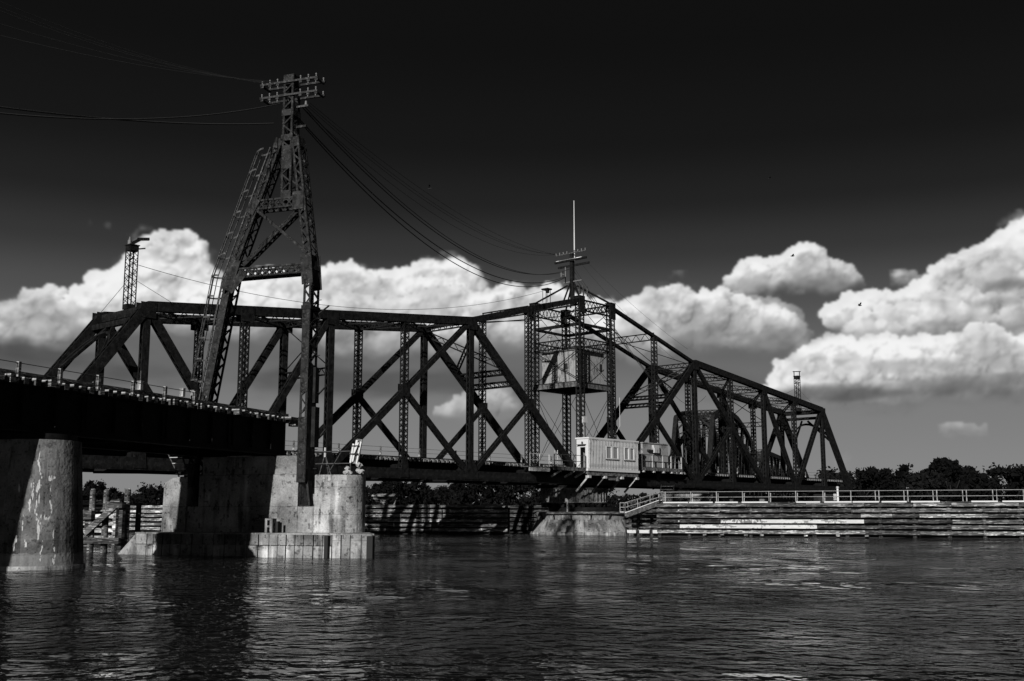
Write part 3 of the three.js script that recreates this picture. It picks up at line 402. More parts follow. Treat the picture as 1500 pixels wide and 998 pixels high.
  for (const x of [-TX, TX]) for (const z of [-ZN, ZN]) {
    member(span, 'tower_post', V(x, 4.7, z), V(x, TT, z), 0.62, 0.66, 'open', { double: true, pitch: 0.46, ang: 0.14 });
    part('gusset_plate', box(x - 0.42, x + 0.42, TT - 1.6, TT, z + (z > 0 ? 0.325 : -0.345), z + (z > 0 ? 0.345 : -0.325)), M.steel, span);
    part('post_cap', box(x - 0.40, x + 0.40, TT, TT + 0.06, z - 0.38, z + 0.38), M.steel, span);
  }
  for (const x of [-TX, TX]) {
    lattice(span, 'tower_strut', V(x, TT - 0.45, -ZN), V(x, TT - 0.45, ZN), 0.6, V(0, 1, 0), { double: true, wide: 0.3, pitch: 0.45 });
    lattice(span, 'tower_strut', V(x, 18.0, -ZN), V(x, 18.0, ZN), 0.8, V(0, 1, 0), { double: true, wide: 0.2, pitch: 0.6 });
    part('tower_beam', bar(V(x, 19.75, -ZN), V(x, 19.75, ZN), 0.25, 0.28, V(1, 0, 0)), M.steel, span);
    for (const f of [-1, 1]) { for (const [a, b] of [[18.5, 21.6], [14.4, 17.5], [6.3, 13.6]]) part('tower_rod', rod(V(x + f * 0.06, a, -ZN * f), V(x + f * 0.06, b, ZN * f), a < 14 ? 0.025 : 0.04), M.steel, span); }
  }
  for (const z of [-ZN, ZN]) {
    lattice(span, 'tower_strut', V(-TX, TT - 0.75, z), V(TX, TT - 0.75, z), 1.0, V(0, 1, 0), { double: true, wide: 0.3, pitch: 0.55 });
    lattice(span, 'tower_strut', V(-TX, 18.0, z), V(TX, 18.0, z), 0.8, V(0, 1, 0), { double: true, wide: 0.2, pitch: 0.6 });
    part('tower_beam', bar(V(-TX, 19.75, z), V(TX, 19.75, z), 0.2, 0.24), M.steel, span);
    for (const f of [-1, 1]) for (const [a, b] of [[18.5, 21.6], [14.4, 17.5], [6.3, 13.6]]) part('tower_rod', rod(V(-TX * f, a, z + f * 0.06), V(TX * f, b, z + f * 0.06), 0.025), M.steel, span);
  }
  // platform the machine house stands on
  part('platform', [box(-2.9, 2.9, 14.18, 14.26, -2.75, 2.75)], M.dark, span);
  for (const z of [-2.6, 2.6]) part('platform_beam', [box(-2.9, 2.9, 13.72, 14.18, z - 0.08, z + 0.08)], M.grey, span);
  for (const x of [-2.8, 2.8]) part('platform_beam', [box(x - 0.08, x + 0.08, 13.74, 14.17, -2.5, 2.5)], M.grey, span);
  for (const x of [-1.8, -0.6, 0.6, 1.8]) part('joist', box(x - 0.06, x + 0.06, 13.8, 14.17, -2.5, 2.5), M.dark, span);
  // loading girders and the turntable under the floor
  for (const x of [-TX, TX]) part('loading_girder', [box(x - 0.3, x + 0.3, 4.3, 5.3, -2.5, 2.5)], M.girder, span);
  for (const z of [-1.6, 1.6]) part('loading_girder', [box(-TX + 0.3, TX - 0.3, 4.3, 5.2, z - 0.3, z + 0.3)], M.girder, span);
  const dr = [cyl(0, 3.0, 4.25, 0, 3.05, 3.05, 48), cyl(0, 4.25, 4.29, 0, 3.25, 3.25, 48), cyl(0, 2.92, 3.0, 0, 3.25, 3.25, 48)]; part('turntable_drum', dr, M.grey, span);
  for (let i = 0; i < 40; i++) { const a = i / 40 * 6.2832, g = box(3.045, 3.20, 3.0, 4.25, -0.035, 0.035); g.rotateY(a); part('drum_rib', g, M.grey, span); }
  for (let i = 0; i < 20; i++) { const a = i / 20 * 6.2832, g = new THREE.CylinderGeometry(0.22, 0.18, 0.3, 14); g.rotateZ(Math.PI / 2); g.translate(3.0, 2.68, 0); g.rotateY(a); part('roller', g, M.lace, span); }
  // mast seat: four legs drawn together over the tower
  for (const x of [-TX, TX]) for (const z of [-ZN, ZN]) { part('stay_bar', bar(V(x, TT + 0.03, z), V(x * 0.12, 24.2, z * 0.12), 0.14, 0.14), M.steel, span); part('mast_leg', bar(V(x * 0.28, TT - 0.2, z * 0.28), V(x * 0.06, 24.4, z * 0.06), 0.12, 0.12), M.steel, span); }
}

// ------------------------------------------------------------------ things on the swing span
{
  // machine house inside the tower
  const mh = thing('S', 'machine_house', 'pale panelled machine house standing on the platform inside the bridge tower', 'machine house', [0, 14.26, 0]);
  const x0 = -2.05, x1 = 2.05, z0 = -2.2, z1 = 2.2, y0 = 14.27, y1 = 17.35;
  part('wall', [box(x0, x1, y0, y1, z0, z1)], M.panel, mh);
  for (let i = 0; i < 9; i++) { part('wall_panel', box(lerp(x0, x1, i / 9) + 0.03, lerp(x0, x1, (i + 1) / 9) - 0.03, y0 + 0.05, y1 - 0.05, z1 + 0.001, z1 + 0.06), M.panel, mh); part('wall_panel', box(x0 - 0.03, x0 - 0.001, y0 + 0.05, y1 - 0.05, lerp(z0, z1, i / 9) + 0.012, lerp(z0, z1, (i + 1) / 9) - 0.012), M.panel, mh); }
  part('roof', [box(x0 - 0.18, x1 + 0.18, y1, y1 + 0.12, z0 - 0.18, z1 + 0.18)], M.grey, mh);
  const w1 = part('window', box(x0 - 0.07, x0 - 0.03, 15.55, 16.15, 0.55, 1.0), M.dark, mh); part('sill', box(x0 - 0.14, x0 - 0.031, 15.46, 15.54, 0.5, 1.05), M.panel, mh, w1);
  part('window', box(1.3, 1.65, 15.6, 16.3, z1 + 0.061, z1 + 0.1), M.dark, mh);
  part('vent_pipe', [cyl(-1.6, y1 + 0.1, y1 + 1.6, -1.6, 0.13, 0.13), cyl(-1.6, y1 + 1.6, y1 + 1.8, -1.6, 0.26, 0.2)], M.panel, mh);

  // operator's cabin on brackets outside the near truss
  const cb = thing('S', 'operator_cabin', 'white corrugated operator cabin with two double windows hung beside the truss', 'cabin', [0.3, 5.98, 3.9]);
  const a = -3.6, b = 4.15, zf = 4.62, zb = 3.18, h0 = 6.0, h1 = 8.72;
  part('wall', [box(a + 0.03, b - 0.03, h0, h1, zb, zb + 0.05), box(b - 0.05, b, h0, h1, zb, zf - 0.05), box(a, b, h0, h0 + 0.05, zb, zf - 0.05)], M.cream, cb);
  const dz0 = 3.62, dz1 = 4.22;                                  // doorway in the end wall
  part('end_wall', [box(a, a + 0.05, h0 + 0.05, h1, zb, dz0), box(a, a + 0.05, h0 + 0.05, h1, dz1, zf - 0.02), box(a, a + 0.05, 7.95, h1, dz0, dz1)], M.white, cb);
  const wins = [[-0.9, 1.0], [2.0, 3.6]].map(([p, q]) => [p - 0.18, q - 0.1, 6.95, 8.16]);
  const sheet = [], RB = 0.055; const cuts = [a, ...wins.flatMap((w) => [w[0], w[1]]), b];
  const seg = (x0, x1, y0, y1) => { const n = Math.max(1, Math.round((x1 - x0) / 0.24)), d = (x1 - x0) / n; sheet.push(box(x0, x1, y0, y1, zf - 0.05, zf - 0.02)); for (let i = 0; i < n; i++) sheet.push(box(x0 + d * (i + 0.25), x0 + d * (i + 0.72), y0, y1, zf - 0.021, zf + RB)); };
  for (let i = 0; i < cuts.length - 1; i++) if (i % 2) { seg(cuts[i], cuts[i + 1], h0, 6.95); seg(cuts[i], cuts[i + 1], 8.16, h1); } else seg(cuts[i], cuts[i + 1], h0, h1);
  stuffPart('corrugated_wall', sheet, M.cream, cb);
  for (const [p, q, y0, y1] of wins) {
    const f = part('window', [box(p, q, y1 - 0.08, y1, zf - 0.03, zf + 0.08), box(p, q, y0, y0 + 0.08, zf - 0.03, zf + 0.08), box(p, p + 0.11, y0 + 0.08, y1 - 0.08, zf - 0.03, zf + 0.08), box(q - 0.11, q, y0 + 0.08, y1 - 0.08, zf - 0.03, zf + 0.08), box((p + q) / 2 - 0.16, (p + q) / 2 + 0.16, y0 + 0.08, y1 - 0.08, zf - 0.03, zf + 0.08)], M.white, cb);
    for (const [u, v] of [[p + 0.11, (p + q) / 2 - 0.16], [(p + q) / 2 + 0.16, q - 0.11]]) part('pane', box(u, v, y0 + 0.08, y1 - 0.08, zf - 0.02, zf + 0.0), M.glass, cb, f);
    part('sill', box(p - 0.05, q + 0.05, y0 - 0.09, y0 - 0.002, zf - 0.02, zf + 0.1), M.grey, cb, f);
  }
  part('roof', [box(a - 0.08, b + 0.08, h1, h1 + 0.13, zb - 0.1, zf + 0.07)], M.white, cb);
  part('fascia', box(a - 0.07, b + 0.07, h1 - 0.1, h1 - 0.002, zf + 0.03, zf + 0.06), M.cream, cb);
  const df = part('door_frame', [box(a - 0.03, a - 0.001, h0 + 0.05, 8.02, dz0 - 0.07, dz0), box(a - 0.03, a - 0.001, h0 + 0.05, 8.02, dz1, dz1 + 0.07), box(a - 0.03, a - 0.001, 7.95, 8.02, dz0, dz1)], M.white, cb);
  part('door_hood', [box(a - 0.35, a - 0.002, 8.17, 8.21, dz0 - 0.25, dz1 + 0.1)], M.grey, cb);
  part('door', bar(V(a + 0.05, 6.98, dz1 - 0.03), V(a + 0.5, 6.98, dz1 - 0.12), 0.04, 1.88, V(0, 0, 1)), M.cream, cb);
  part('door_lamp', [cyl(a - 0.12, 8.28, 8.46, 3.92, 0.09, 0.05), box(a - 0.12, a - 0.001, 8.4, 8.44, 3.9, 3.94)], M.dark, cb);
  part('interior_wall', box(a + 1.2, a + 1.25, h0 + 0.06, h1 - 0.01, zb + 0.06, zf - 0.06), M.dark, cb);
  part('base_board', box(a - 0.3, b + 0.1, 5.78, 5.99, zf - 0.1, zf + 0.12), M.white, cb);
  part('base_beam', [box(a - 0.1, b, 5.38, 5.776, zf - 0.14, zf - 0.02), box(a - 0.1, b, 5.9, 5.99, zb, zf - 0.12)], M.grey, cb);
  for (const x of [-3.5, -1.1, 1.55, 4.0]) { part('bracket_strut', [bar(V(x, 5.3, 4.5), V(x, 3.95, 3.05), 0.13, 0.16, V(1, 0, 0))], x < -3 || x > 3.9 ? M.cream : M.grey, cb); part('bracket_foot', box(x - 0.18, x + 0.18, 5.14, 5.37, 4.25, 4.66), M.cream, cb); part('bracket_arm', box(x - 0.07, x + 0.07, 5.5, 5.88, 2.95, 4.45), M.grey, cb); }
  part('duct', [box(-0.55, 1.0, 5.02, 5.28, 4.2, 4.45), box(0.8, 1.02, 4.95, 5.36, 4.18, 4.6)], M.grey, cb);

  // railed walkway leading to the cabin door
  const wk = thing('S', 'cabin_walkway', 'narrow railed walkway beside the truss leading to the cabin door', 'walkway', [-6, 6.0, 3.7]);
  part('deck', [box(-8.4, -3.65, 5.97, 6.05, 3.02, 4.4)], M.grey, wk); part('edge_beam', box(-8.4, -3.65, 5.74, 5.96, 4.3, 4.38), M.grey, wk);
  part('edge_beam', box(-11.2, -8.45, 5.58, 5.9, 3.9, 4.0), M.cream, wk);
  part('deck', [box(-11.2, -8.45, 5.92, 6.0, 3.02, 4.0)], M.grey, wk);
  for (const x of [-7.3, -5.4, -3.9]) part('knee', bar(V(x, 5.72, 4.3), V(x, 5.2, 3.2), 0.1, 0.16, V(1, 0, 0)), M.cream, wk);
  { const P = [-8.3, -7.3, -5.5, -3.75].map((x) => V(x, 6.03, 4.35)); rail(wk, [P[0], P[3]], [1.1, 0.55], M.galv, P); rail(wk, [V(-11.1, 5.98, 3.95), V(-8.5, 5.98, 3.95)], [1.1, 0.55], M.white, [V(-11.1, 5.98, 3.95), V(-9.8, 5.98, 3.95), V(-8.5, 5.98, 3.95)]); }
  for (const x of [-8.15, -7.75]) part('ladder_rail', rod(V(x, 6.03, 4.3), V(x, 7.5, 4.3), 0.035), M.white, wk);

  // small plated equipment hut and its railed landing on the other side of the cabin
  const sh = thing('S', 'equipment_hut', 'small grey steel equipment hut with a white box on its wall', 'hut', [9.3, 6.4, 3.2]);
  part('wall', [box(6.9, 11.4, 6.5, 8.85, 2.75, 3.25)], M.panel, sh);
  for (let i = 0; i < 4; i++) part('wall_panel', box(6.93 + i * 1.12, 6.93 + i * 1.12 + 1.08, 6.54, 8.8, 3.25, 3.275), M.panel, sh);
  part('roof', [box(6.8, 11.5, 8.85, 8.95, 2.7, 3.35)], M.panel, sh);
  part('meter_box', box(8.5, 9.35, 7.95, 8.72, 3.28, 3.6), M.cream, sh); part('lamp', [box(7.6, 8.4, 8.05, 8.25, 3.28, 3.5)], M.dark, sh);
  const ld = thing('S', 'hut_landing', 'white railed landing in front of the small grey equipment hut', 'landing', [9, 6.4, 3.6]);
  part('deck', box(4.4, 12.9, 6.36, 6.44, 3.04, 4.0), M.grey, ld); part('edge_beam', box(4.4, 12.9, 6.12, 6.36, 3.9, 4.0), M.grey, ld);
  { const P = [4.5, 5.7, 7.6, 9.4, 10.9, 12.8].map((x) => V(x, 6.42, 3.95)); rail(ld, [P[0], P[5]], [1.25, 0.62], M.galv, P.slice(1, 4), 0.032); for (const p of P.slice(1)) part('post', box(p.x - 0.06, p.x + 0.06, 6.44, 7.7, 3.9, 3.98), M.cream, ld); }
  for (const x of [6.0, 7.8, 9.5, 11, 12.7]) part('deck_joist', box(x - 0.12, x + 0.12, 5.95, 6.11, 3.7, 4.04), M.cream, ld);

  // whip antennas and small fittings on the tower post beside the cabin
  const an = thing('S', 'whip_antenna', 'thin white whip antenna on the tower post right of the cabin', 'antenna', [3.1, 9.9, 3.2]);
  part('rod', [rod(V(3.15, 10.3, 3.25), V(3.15, 13.1, 3.25), 0.02)], M.white, an); part('bracket', bar(V(2.75, 9.7, 3.1), V(3.15, 10.35, 3.25), 0.035, 0.035), M.cream, an);
  const jb = thing('S', 'junction_box', 'small pale junction box on the front tower post above the cabin door', 'junction box', [-2.45, 10.6, 3.2]);
  part('cover', box(-2.72, -2.2, 10.3, 10.9, 3.16, 3.4), M.cream, jb); part('conduit', rod(V(-2.6, 8.9, 3.3), V(-2.6, 10.3, 3.3), 0.03), M.cream, jb);

  // lattice light masts on the two end portals
  const mast = (X, y0, y1, label, flip) => {
    const t = thing('S', 'lattice_mast', label, 'mast', [X, y0, 0]);
    const m = member(t, 'shaft', V(X, y0, 0), V(X, y1, 0), 0.62, 0.62, 'open', { double: false, pitch: 0.36, ang: 0.07, lw: 0.045 });
    part('arm', bar(V(X + 0.1, y1 - 0.9, -0.5), V(X - 0.1, y1 - 0.8, 0.5), 0.08, 0.07), M.steel, t);
    part('cap', box(X - 0.36, X + 0.36, y1, y1 + 0.07, -0.36, 0.36), M.steel, t);
    return t;
  };
  const m1 = mast(-47.1, 15.2, 19.5, 'lattice lamp mast with a side bracket on the nearer end portal of the span');
  part('lamp', [cyl(-47.3, 19.55, 19.85, 0, 0.14, 0.14, 10), cyl(-47.3, 19.85, 20.1, 0, 0.1, 0.04, 10)], M.insul, m1);
  part('bracket', [bar(V(-47.2, 19.62, 0), V(-46.7, 20.0, 0.2), 0.22, 0.2), bar(V(-46.85, 20.0, 0.15), V(-46.15, 20.08, 0.45), 0.3, 0.16), bar(V(-46.9, 19.3, 0.2), V(-46.4, 19.4, 0.45), 0.1, 0.08)], M.steel, m1);
  const m2 = mast(46.7, 15.0, 19.5, 'lattice mast with an open frame on top over the farther right end of the span');
  part('top_frame', [box(46.42, 46.5, 19.58, 20.1, -0.3, -0.22), box(46.9, 46.98, 19.58, 20.1, 0.22, 0.3), bar(V(46.4, 20.14, -0.4), V(47.0, 20.14, 0.4), 0.12, 0.1)], M.steel, m2);
  for (const [mm, X, y] of [['nearer', -47.1, 17.4], ['farther', 46.7, 18.0]]) for (const [dx, dz] of mm === 'nearer' ? [[1.2, -3.2], [6.0, 1.2]] : [[-3.4, -1], [4.6, 0.5]]) {
    const g = thing('S', 'guy_wire', `thin guy wire ${mm === 'nearer' ? (dx < 3 ? 'bracing the lattice lamp mast to the far truss corner' : 'sloping from the lattice lamp mast down to the top chord') : (dx < 0 ? 'bracing the open-topped lattice mast towards the tower' : 'bracing the open-topped lattice mast towards the end post')}`, 'wire', [X, y, 0]);
    const end = mm === 'nearer' ? (dx < 3 ? V(-47.6, 15.25, -2.8) : V(-45.0, 15.25, 2.8)) : (dx < 0 ? V(41.0, 15.9, -1) : V(48.6, 14.6, 2.4)); part('wire', rod(V(X, y, 0), end, 0.018, 4), M.wire, g);
  }

  // pole with crossarms on top of the tower
  const tp = thing('S', 'crossarm_mast', 'short dark mast with crossarms and a tall whip antenna on top of the bridge tower', 'mast', [0, 22.3, 0]);
  part('pole', [bar(V(0, 22.2, 0), V(0, 27.5, 0), 0.34, 0.34)], M.steel, tp);
  for (const [y, dx, L, m] of [[26.72, -0.25, 2.0, M.steel], [26.3, 0.25, 1.95, M.steel]]) part('crossarm', bar(V(dx, y, -L), V(dx, y, L), 0.14, 0.2), m, tp);
  { const ca = part('crossarm', bar(V(-0.22, 27.45, -1.9), V(-0.22, 27.45, 1.9), 0.07, 0.1), M.galv, tp); for (let i = 0; i < 9; i++) { const z = -1.85 + i * 0.46; if (Math.abs(z) < 0.3) continue; part('insulator', [cyl(-0.22, 27.5, 27.62, z, 0.05, 0.04, 8), cyl(-0.22, 27.62, 27.7, z, 0.075, 0.05, 8)], M.insul, tp, ca); } }
  { const ca = part('crossarm', bar(V(-0.3, 26.84, -1.8), V(-0.3, 26.84, 1.5), 0.1, 0.06), M.paleWood, tp); }
  part('whip_antenna', [cyl(0.2, 26.7, 29.6, 0.15, 0.07, 0.06, 8), cyl(0.2, 29.6, 32.9, 0.15, 0.055, 0.035, 8)], M.white, tp);
  part('side_arm', bar(V(0, 24.6, -1.1), V(0, 24.6, 1.2), 0.12, 0.1), M.insul, tp);
  part('small_antenna', [rod(V(0, 24.6, -0.85), V(0, 26.2, -0.85), 0.05, 8), rod(V(-0.4, 25.5, -1.2), V(0, 25.4, -0.85), 0.04), rod(V(-0.3, 25.2, -1.15), V(-0.3, 25.75, -1.15), 0.06)], M.insul, tp);
  part('equipment_rack', [box(0.5, 0.6, 23.0, 24.2, 0.9, 1.0), box(0.5, 0.6, 23.0, 24.0, 1.4, 1.5), box(0.4, 0.7, 23.4, 24.2, 0.35, 0.6)], M.galv, tp);
  const lf = thing('S', 'lamp_stand', 'small four-legged lamp stand perched on the tower top strut', 'lamp', [-2.45, 22.4, -1.9]);
  for (const [x, z] of [[-2.7, -1.55], [-2.2, -1.55], [-2.7, -1.0], [-2.2, -1.0]]) part('leg', rod(V(x, 22.3, z), V(x, 23.56, z), 0.03), M.steel, lf);
  part('hood', [box(-2.8, -2.1, 23.55, 23.68, -1.65, -0.85)], M.steel, lf); part('lamp_body', cyl(-2.45, 23.25, 23.549, -1.15, 0.18, 0.2, 10), M.steel, lf);
}
// ------------------------------------------------------------------ approach girder span (frame T)
{
  const gd = thing('T', 'approach_span', 'black plate girder approach span with an open timber deck ending at the tower pier', 'bridge', [-72, 4.6, 0]);
  const XA = -104, XB = -55.9, y0 = 4.7, y1 = 6.22;
  for (const [z, k] of [[2.3, 1], [-2.1, -1]]) {
    part('girder_web', box(XA, XB, y0, y1, z - 0.02, z + 0.02), M.girder, gd);
    part('bottom_flange', [box(XA, XB, y0 - 0.04, y0, z - 0.22, z + 0.22), box(XA, XB, y0, y0 + 0.2, z + k * 0.021, z + k * 0.05)], M.girder, gd);
    part('top_flange', box(XA, XB, y1, y1 + 0.04, z - 0.22, z + 0.22), M.girder, gd);
    for (let x = XA + 0.2; x < XB; x += 1.55) part('web_stiffener', box(x - 0.015, x + 0.015, y0 + 0.2, y1, z + k * 0.021, z + k * 0.15), M.girder, gd);
  }
  part('end_plate', box(XB - 0.03, XB, y0, y1, -2.1, 2.3), M.girder, gd);
  const br = []; for (let x = XA + 2; x < XB - 1; x += 4.6) br.push(box(x - 0.08, x + 0.08, y0 + 0.1, y1 - 0.1, -2.0, 2.4)); stuffPart('cross_frames', br, M.girder, gd);
  const r = rng(7);
  for (let x = -92, i = 0; x < XB + 0.35; x += 0.46, i++) {       // ties, some longer than others, a few carrying the kerb and posts
    const q = r(), long = q < 0.36, e = long ? 2.66 + 0.05 * r() : q < 0.7 ? 2.40 : 2.48;
    part('tie', box(x - 0.115, x + 0.115, 6.27 - (q < 0.16 ? 0.03 : 0), 6.50 + 0.03 * r(), -2.45 - (long ? 0.1 : 0), e), M.tie, gd);
  }
  for (const z of [2.2, -2.2]) part('guard_timber', box(-92, XB + 0.3, 6.56, 6.70, z - 0.1, z + 0.1), M.tie, gd);
  for (const z of [-0.72, 0.72]) part('rail', [box(-92, XB + 0.1, 6.56, 6.72, z - 0.035, z + 0.035)], M.lace, gd);
  for (let i = 0; i < 9; i++) { const x = -73.1 - 6 + i * 1.95; if (x > -63) continue; part('post', [box(x - 0.06, x + 0.06, 6.4, 6.98, 2.5, 2.62)], M.tie, gd); }
  part('hand_wire', rod(V(-92, 6.95, 2.56), V(-63.2, 6.93, 2.56), 0.014, 4), M.wire, gd);
  part('end_bracket', [box(XB - 0.2, XB + 0.75, 6.40, 6.52, 2.2, 2.75), box(XB + 0.3, XB + 0.7, 6.1, 6.38, 2.3, 2.7)], M.tie, gd);
  const bx = [[-63.9, 2.25], [-63.1, 2.2], [-66.6, 2.25]];
  bx.forEach(([x, z], i) => { const b = thing('T', 'relay_box', ['left of two small white relay boxes on the deck by the left pylon leg', 'right of two small white relay boxes on the deck by the left pylon leg', 'small pale relay box with a thin mast on the deck edge'][i], 'relay box', [x, 6.73, z]); part('case', box(x - 0.08, x + 0.08, 6.73, 7.05, z - 0.08, z + 0.08), M.cream, b); part('lid', box(x - 0.1, x + 0.1, 7.052, 7.08, z - 0.1, z + 0.1), M.cream, b); if (i === 2) part('mast', rod(V(x, 7.08, z), V(x, 7.5, z), 0.025), M.galv, b); });
}

// ------------------------------------------------------------------ piers
const ringUV = (g, cx, cz, r) => { const p = g.attributes.position, uv = g.attributes.uv; for (let i = 0; i < p.count; i++) uv.setXY(i, uv.getX(i) * 6.2832 * r, p.getY(i)); return g; };
{
  // round-nosed pier under the approach, lime run-off on its face
  const p1 = thing('T', 'river_pier', 'round battered concrete pier with white lime streaks under the black girder', 'pier', [-71, 0, 1.9]);
  const bodyOf = (r0, r1, y0, y1) => { const pts = []; const nose = (r, y) => { const a = []; for (let i = 0; i <= 40; i++) { const t = -Math.PI / 2 + Math.PI * i / 40; a.push(V(-71 + r * Math.sin(t), y, 1.62 + r * Math.cos(t))); } for (let i = 0; i <= 40; i++) { const t = Math.PI / 2 + Math.PI * i / 40; a.push(V(-71 + r * Math.sin(t), y, -1.5 + r * Math.cos(t))); } return a; };
    const A = nose(r0, y0), B = nose(r1, y1), pos = [], uv = []; let s = 0; const n = A.length; for (let i = 0; i < n; i++) { const j = (i + 1) % n, d = A[i].distanceTo(A[j]); pos.push(...A[i].toArray(), ...A[j].toArray(), ...B[j].toArray(), ...A[i].toArray(), ...B[j].toArray(), ...B[i].toArray()); uv.push(s, y0, s + d, y0, s + d, y1, s, y0, s + d, y1, s, y1); s += d; }
    const C = V(-71, y1, 0); for (let i = 0; i < n; i++) { const j = (i + 1) % n; pos.push(...C.toArray(), ...B[i].toArray(), ...B[j].toArray()); uv.push(0, 0, 1, 0, 1, 1); }
    const g = new THREE.BufferGeometry(); g.setAttribute('position', new THREE.Float32BufferAttribute(pos, 3)); g.setAttribute('uv', new THREE.Float32BufferAttribute(uv, 2)); g.computeVertexNormals(); return g; };
  // lime streaks painted as the mineral deposit they are: u = metres round the nose from its far side, v = height
  const limes = [[1.28, 2.6, 1.5, 0.09], [1.05, 2.4, 1.1, 0.12], [1.36, 1.5, 1.0, 0.10], [0.62, 0.9, 0.55, 0.07], [0.95, 0.85, 0.4, 0.06], [1.5, 0.65, 0.7, 0.05], [1.75, 2.3, 1.2, 0.05], [1.25, 3.6, 0.9, 0.05], [0.6, 2.75, 0.3, 0.05], [1.95, 0.5, 0.9, 0.06], [1.55, 1.75, 0.25, 0.3], [1.7, 3.1, 0.2, 0.22], [0.9, 3.3, 0.4, 0.03], [1.9, 1.2, 1.0, 0.03], [0.8, 1.6, 0.6, 0.035]];
  const limeTex = dataTex(1024, 1024, (u, v) => {
    const x = u * 6, y = v * 6; let c = 0.50 + 0.30 * (fbm(u * 12, v * 12, 5, 501) - 0.5) + 0.10 * (fbm(u * 120, v * 120, 2, 511) - 0.5) - 0.14 * sstep(0.55, 0.75, fbm(u * 40, v * 5, 3, 521));
    if (fbm(u * 60, v * 60, 3, 531) > 0.70) c -= 0.12;
    if (y < 0.5 + 0.1 * fbm(u * 30, 1, 2, 535)) c = lerp(c, 0.66, 0.6);
    if (y > 0.5 && y < 1.0) c -= 0.05;
    for (const [a, b, h, w] of limes) { const dx = (x - a + 0.22 * (fbm(y * 3, a * 7, 4, 541) - 0.5)) / (w * 0.62), dy = (y - b) / (h / 2); const q = 1 - Math.abs(dy) ** 2; if (q > 0 && Math.abs(dx) < 1.6) { const n = fbm(x * 22, y * 7, 4, 551); c = lerp(c, 0.92, sstep(0.50, 0.66, n + 0.24 * (q - Math.abs(dx)))); } }
    return c;
  }, true); limeTex.repeat.set(1 / 6, 1 / 6);
  part('shaft', bodyOf(1.66, 1.36, 0.14, 4.44), std(0.40, { map: limeTex, bumpMap: rep(concreteBump, 1 / 3), bumpScale: 0.03, roughness: 0.95 }), p1, p1, true);
  part('base_ring', bodyOf(1.74, 1.72, -0.8, 0.14), M.concrete, p1, p1, true);
  part('cap', bodyOf(1.2, 1.2, 4.44, 4.66), M.girder, p1, p1, true);

  // tower pier: plated footing with an ice prow, low left block, tall middle wall, notches for the pylon feet, round-nosed right block
  const tp = thing('T', 'tower_pier', 'broad weathered concrete pier with a round right end, carrying the tall steel pylon', 'pier', [-56, 0, 2]);
  const XF = -58.3;
  const slab = (pts, y0, y1) => { const s = new THREE.Shape(pts.map(([x, z]) => new THREE.Vector2(x, z))), g = new THREE.ExtrudeGeometry(s, { depth: y1 - y0, bevelEnabled: false }); g.rotateX(Math.PI / 2); g.translate(0, y1, 0); return g; };
  part('footing', slab([[XF + 0.1, -4.2], [XF + 0.1, 8.36], [-54.5, 6.1], [-52, 3.5], [-52, -4.2]], -0.8, 0.96), M.concrete, tp);
  part('footing_top', slab([[XF - 0.02, -4.25], [XF - 0.02, 8.46], [-54.4, 6.15], [-51.9, 3.5], [-51.9, -4.25]], 0.962, 1.03), M.concrete, tp);
  { // sloping ice prow on the left
    const P = [V(XF + 0.05, 0.96, -4.25), V(XF + 0.05, -0.5, -5.75), V(XF + 0.05, -0.5, -4.25), V(-50, 0.96, -4.25), V(-53, -0.5, -6.6), V(-50, -0.5, -4.25), V(XF - 0.35, -0.5, -4.6), V(XF + 1.5, 0.4, -5.0)];
    const tri = [[0, 1, 2], [0, 4, 1], [0, 3, 4], [0, 2, 6], [0, 6, 1]], pos = []; for (const t of tri) for (const i of t) pos.push(...P[i].toArray());
    const g = new THREE.BufferGeometry(); g.setAttribute('position', new THREE.Float32BufferAttribute(pos, 3)); g.setAttribute('uv', new THREE.Float32BufferAttribute(new Float32Array(pos.length / 3 * 2), 2)); g.computeVertexNormals(); part('ice_prow', g, M.concrete, tp);
  }
  const edges = [-4.2, -3.55, -3.15, -2.65, -2.2, -1.6, -1.0, -0.4, 0.2, 0.8, 1.4, 2.0, 2.6, 3.15, 3.62, 4.05, 4.5, 4.95, 5.45, 5.92, 6.4, 6.85, 7.3, 7.85, 8.4];
  for (let i = 0; i < edges.length - 1; i++) {
    const d = 0.014 * (i % 3), z0 = edges[i] + 0.022, z1 = edges[i + 1] - 0.022;
    if (edges[i] < 6) { part('facing_panel', box(XF - 0.02 - d, XF + 0.099, 0.49, 0.96, z0, z1), M.concreteDark, tp); part('facing_panel', box(XF - 0.05 - d, XF + 0.099, -0.6, 0.46, z0, z1), M.concrete, tp); }
    else part('facing_panel', box(XF - 0.03 - d, XF + 0.099, -0.6, 0.96, z0, z1), i % 3 ? M.concrete : M.concreteDark, tp);
  }
  for (const z of [6.22, 8.32]) part('steel_fender', box(XF - 0.28, XF - 0.06, -0.6, 0.93, z - 0.09, z + (z > 8 ? 0.2 : 0.09)), M.dark, tp);
  part('left_block', (() => { const s = new THREE.Shape([[-3.72, 1.03], [-2.42, 1.03], [-2.38, 3.62], [-2.7, 3.64], [-3.2, 3.58], [-3.62, 3.36], [-3.66, 3.2]].map(([a, b]) => new THREE.Vector2(a, b))); const g = new THREE.ExtrudeGeometry(s, { depth: 2.3, bevelEnabled: true, bevelSize: 0.05, bevelThickness: 0.05, bevelSegments: 2 }); const m = new THREE.Matrix4().makeBasis(V(0, 0, 1), V(0, 1, 0), V(-1, 0, 0)); g.applyMatrix4(m); g.translate(-54.7, 0, 0); return g; })(), M.concrete, tp);
  part('notch_wall', [box(-56.95, -54.6, 1.03, 2.25, -2.37, -1.7)], M.concrete, tp);
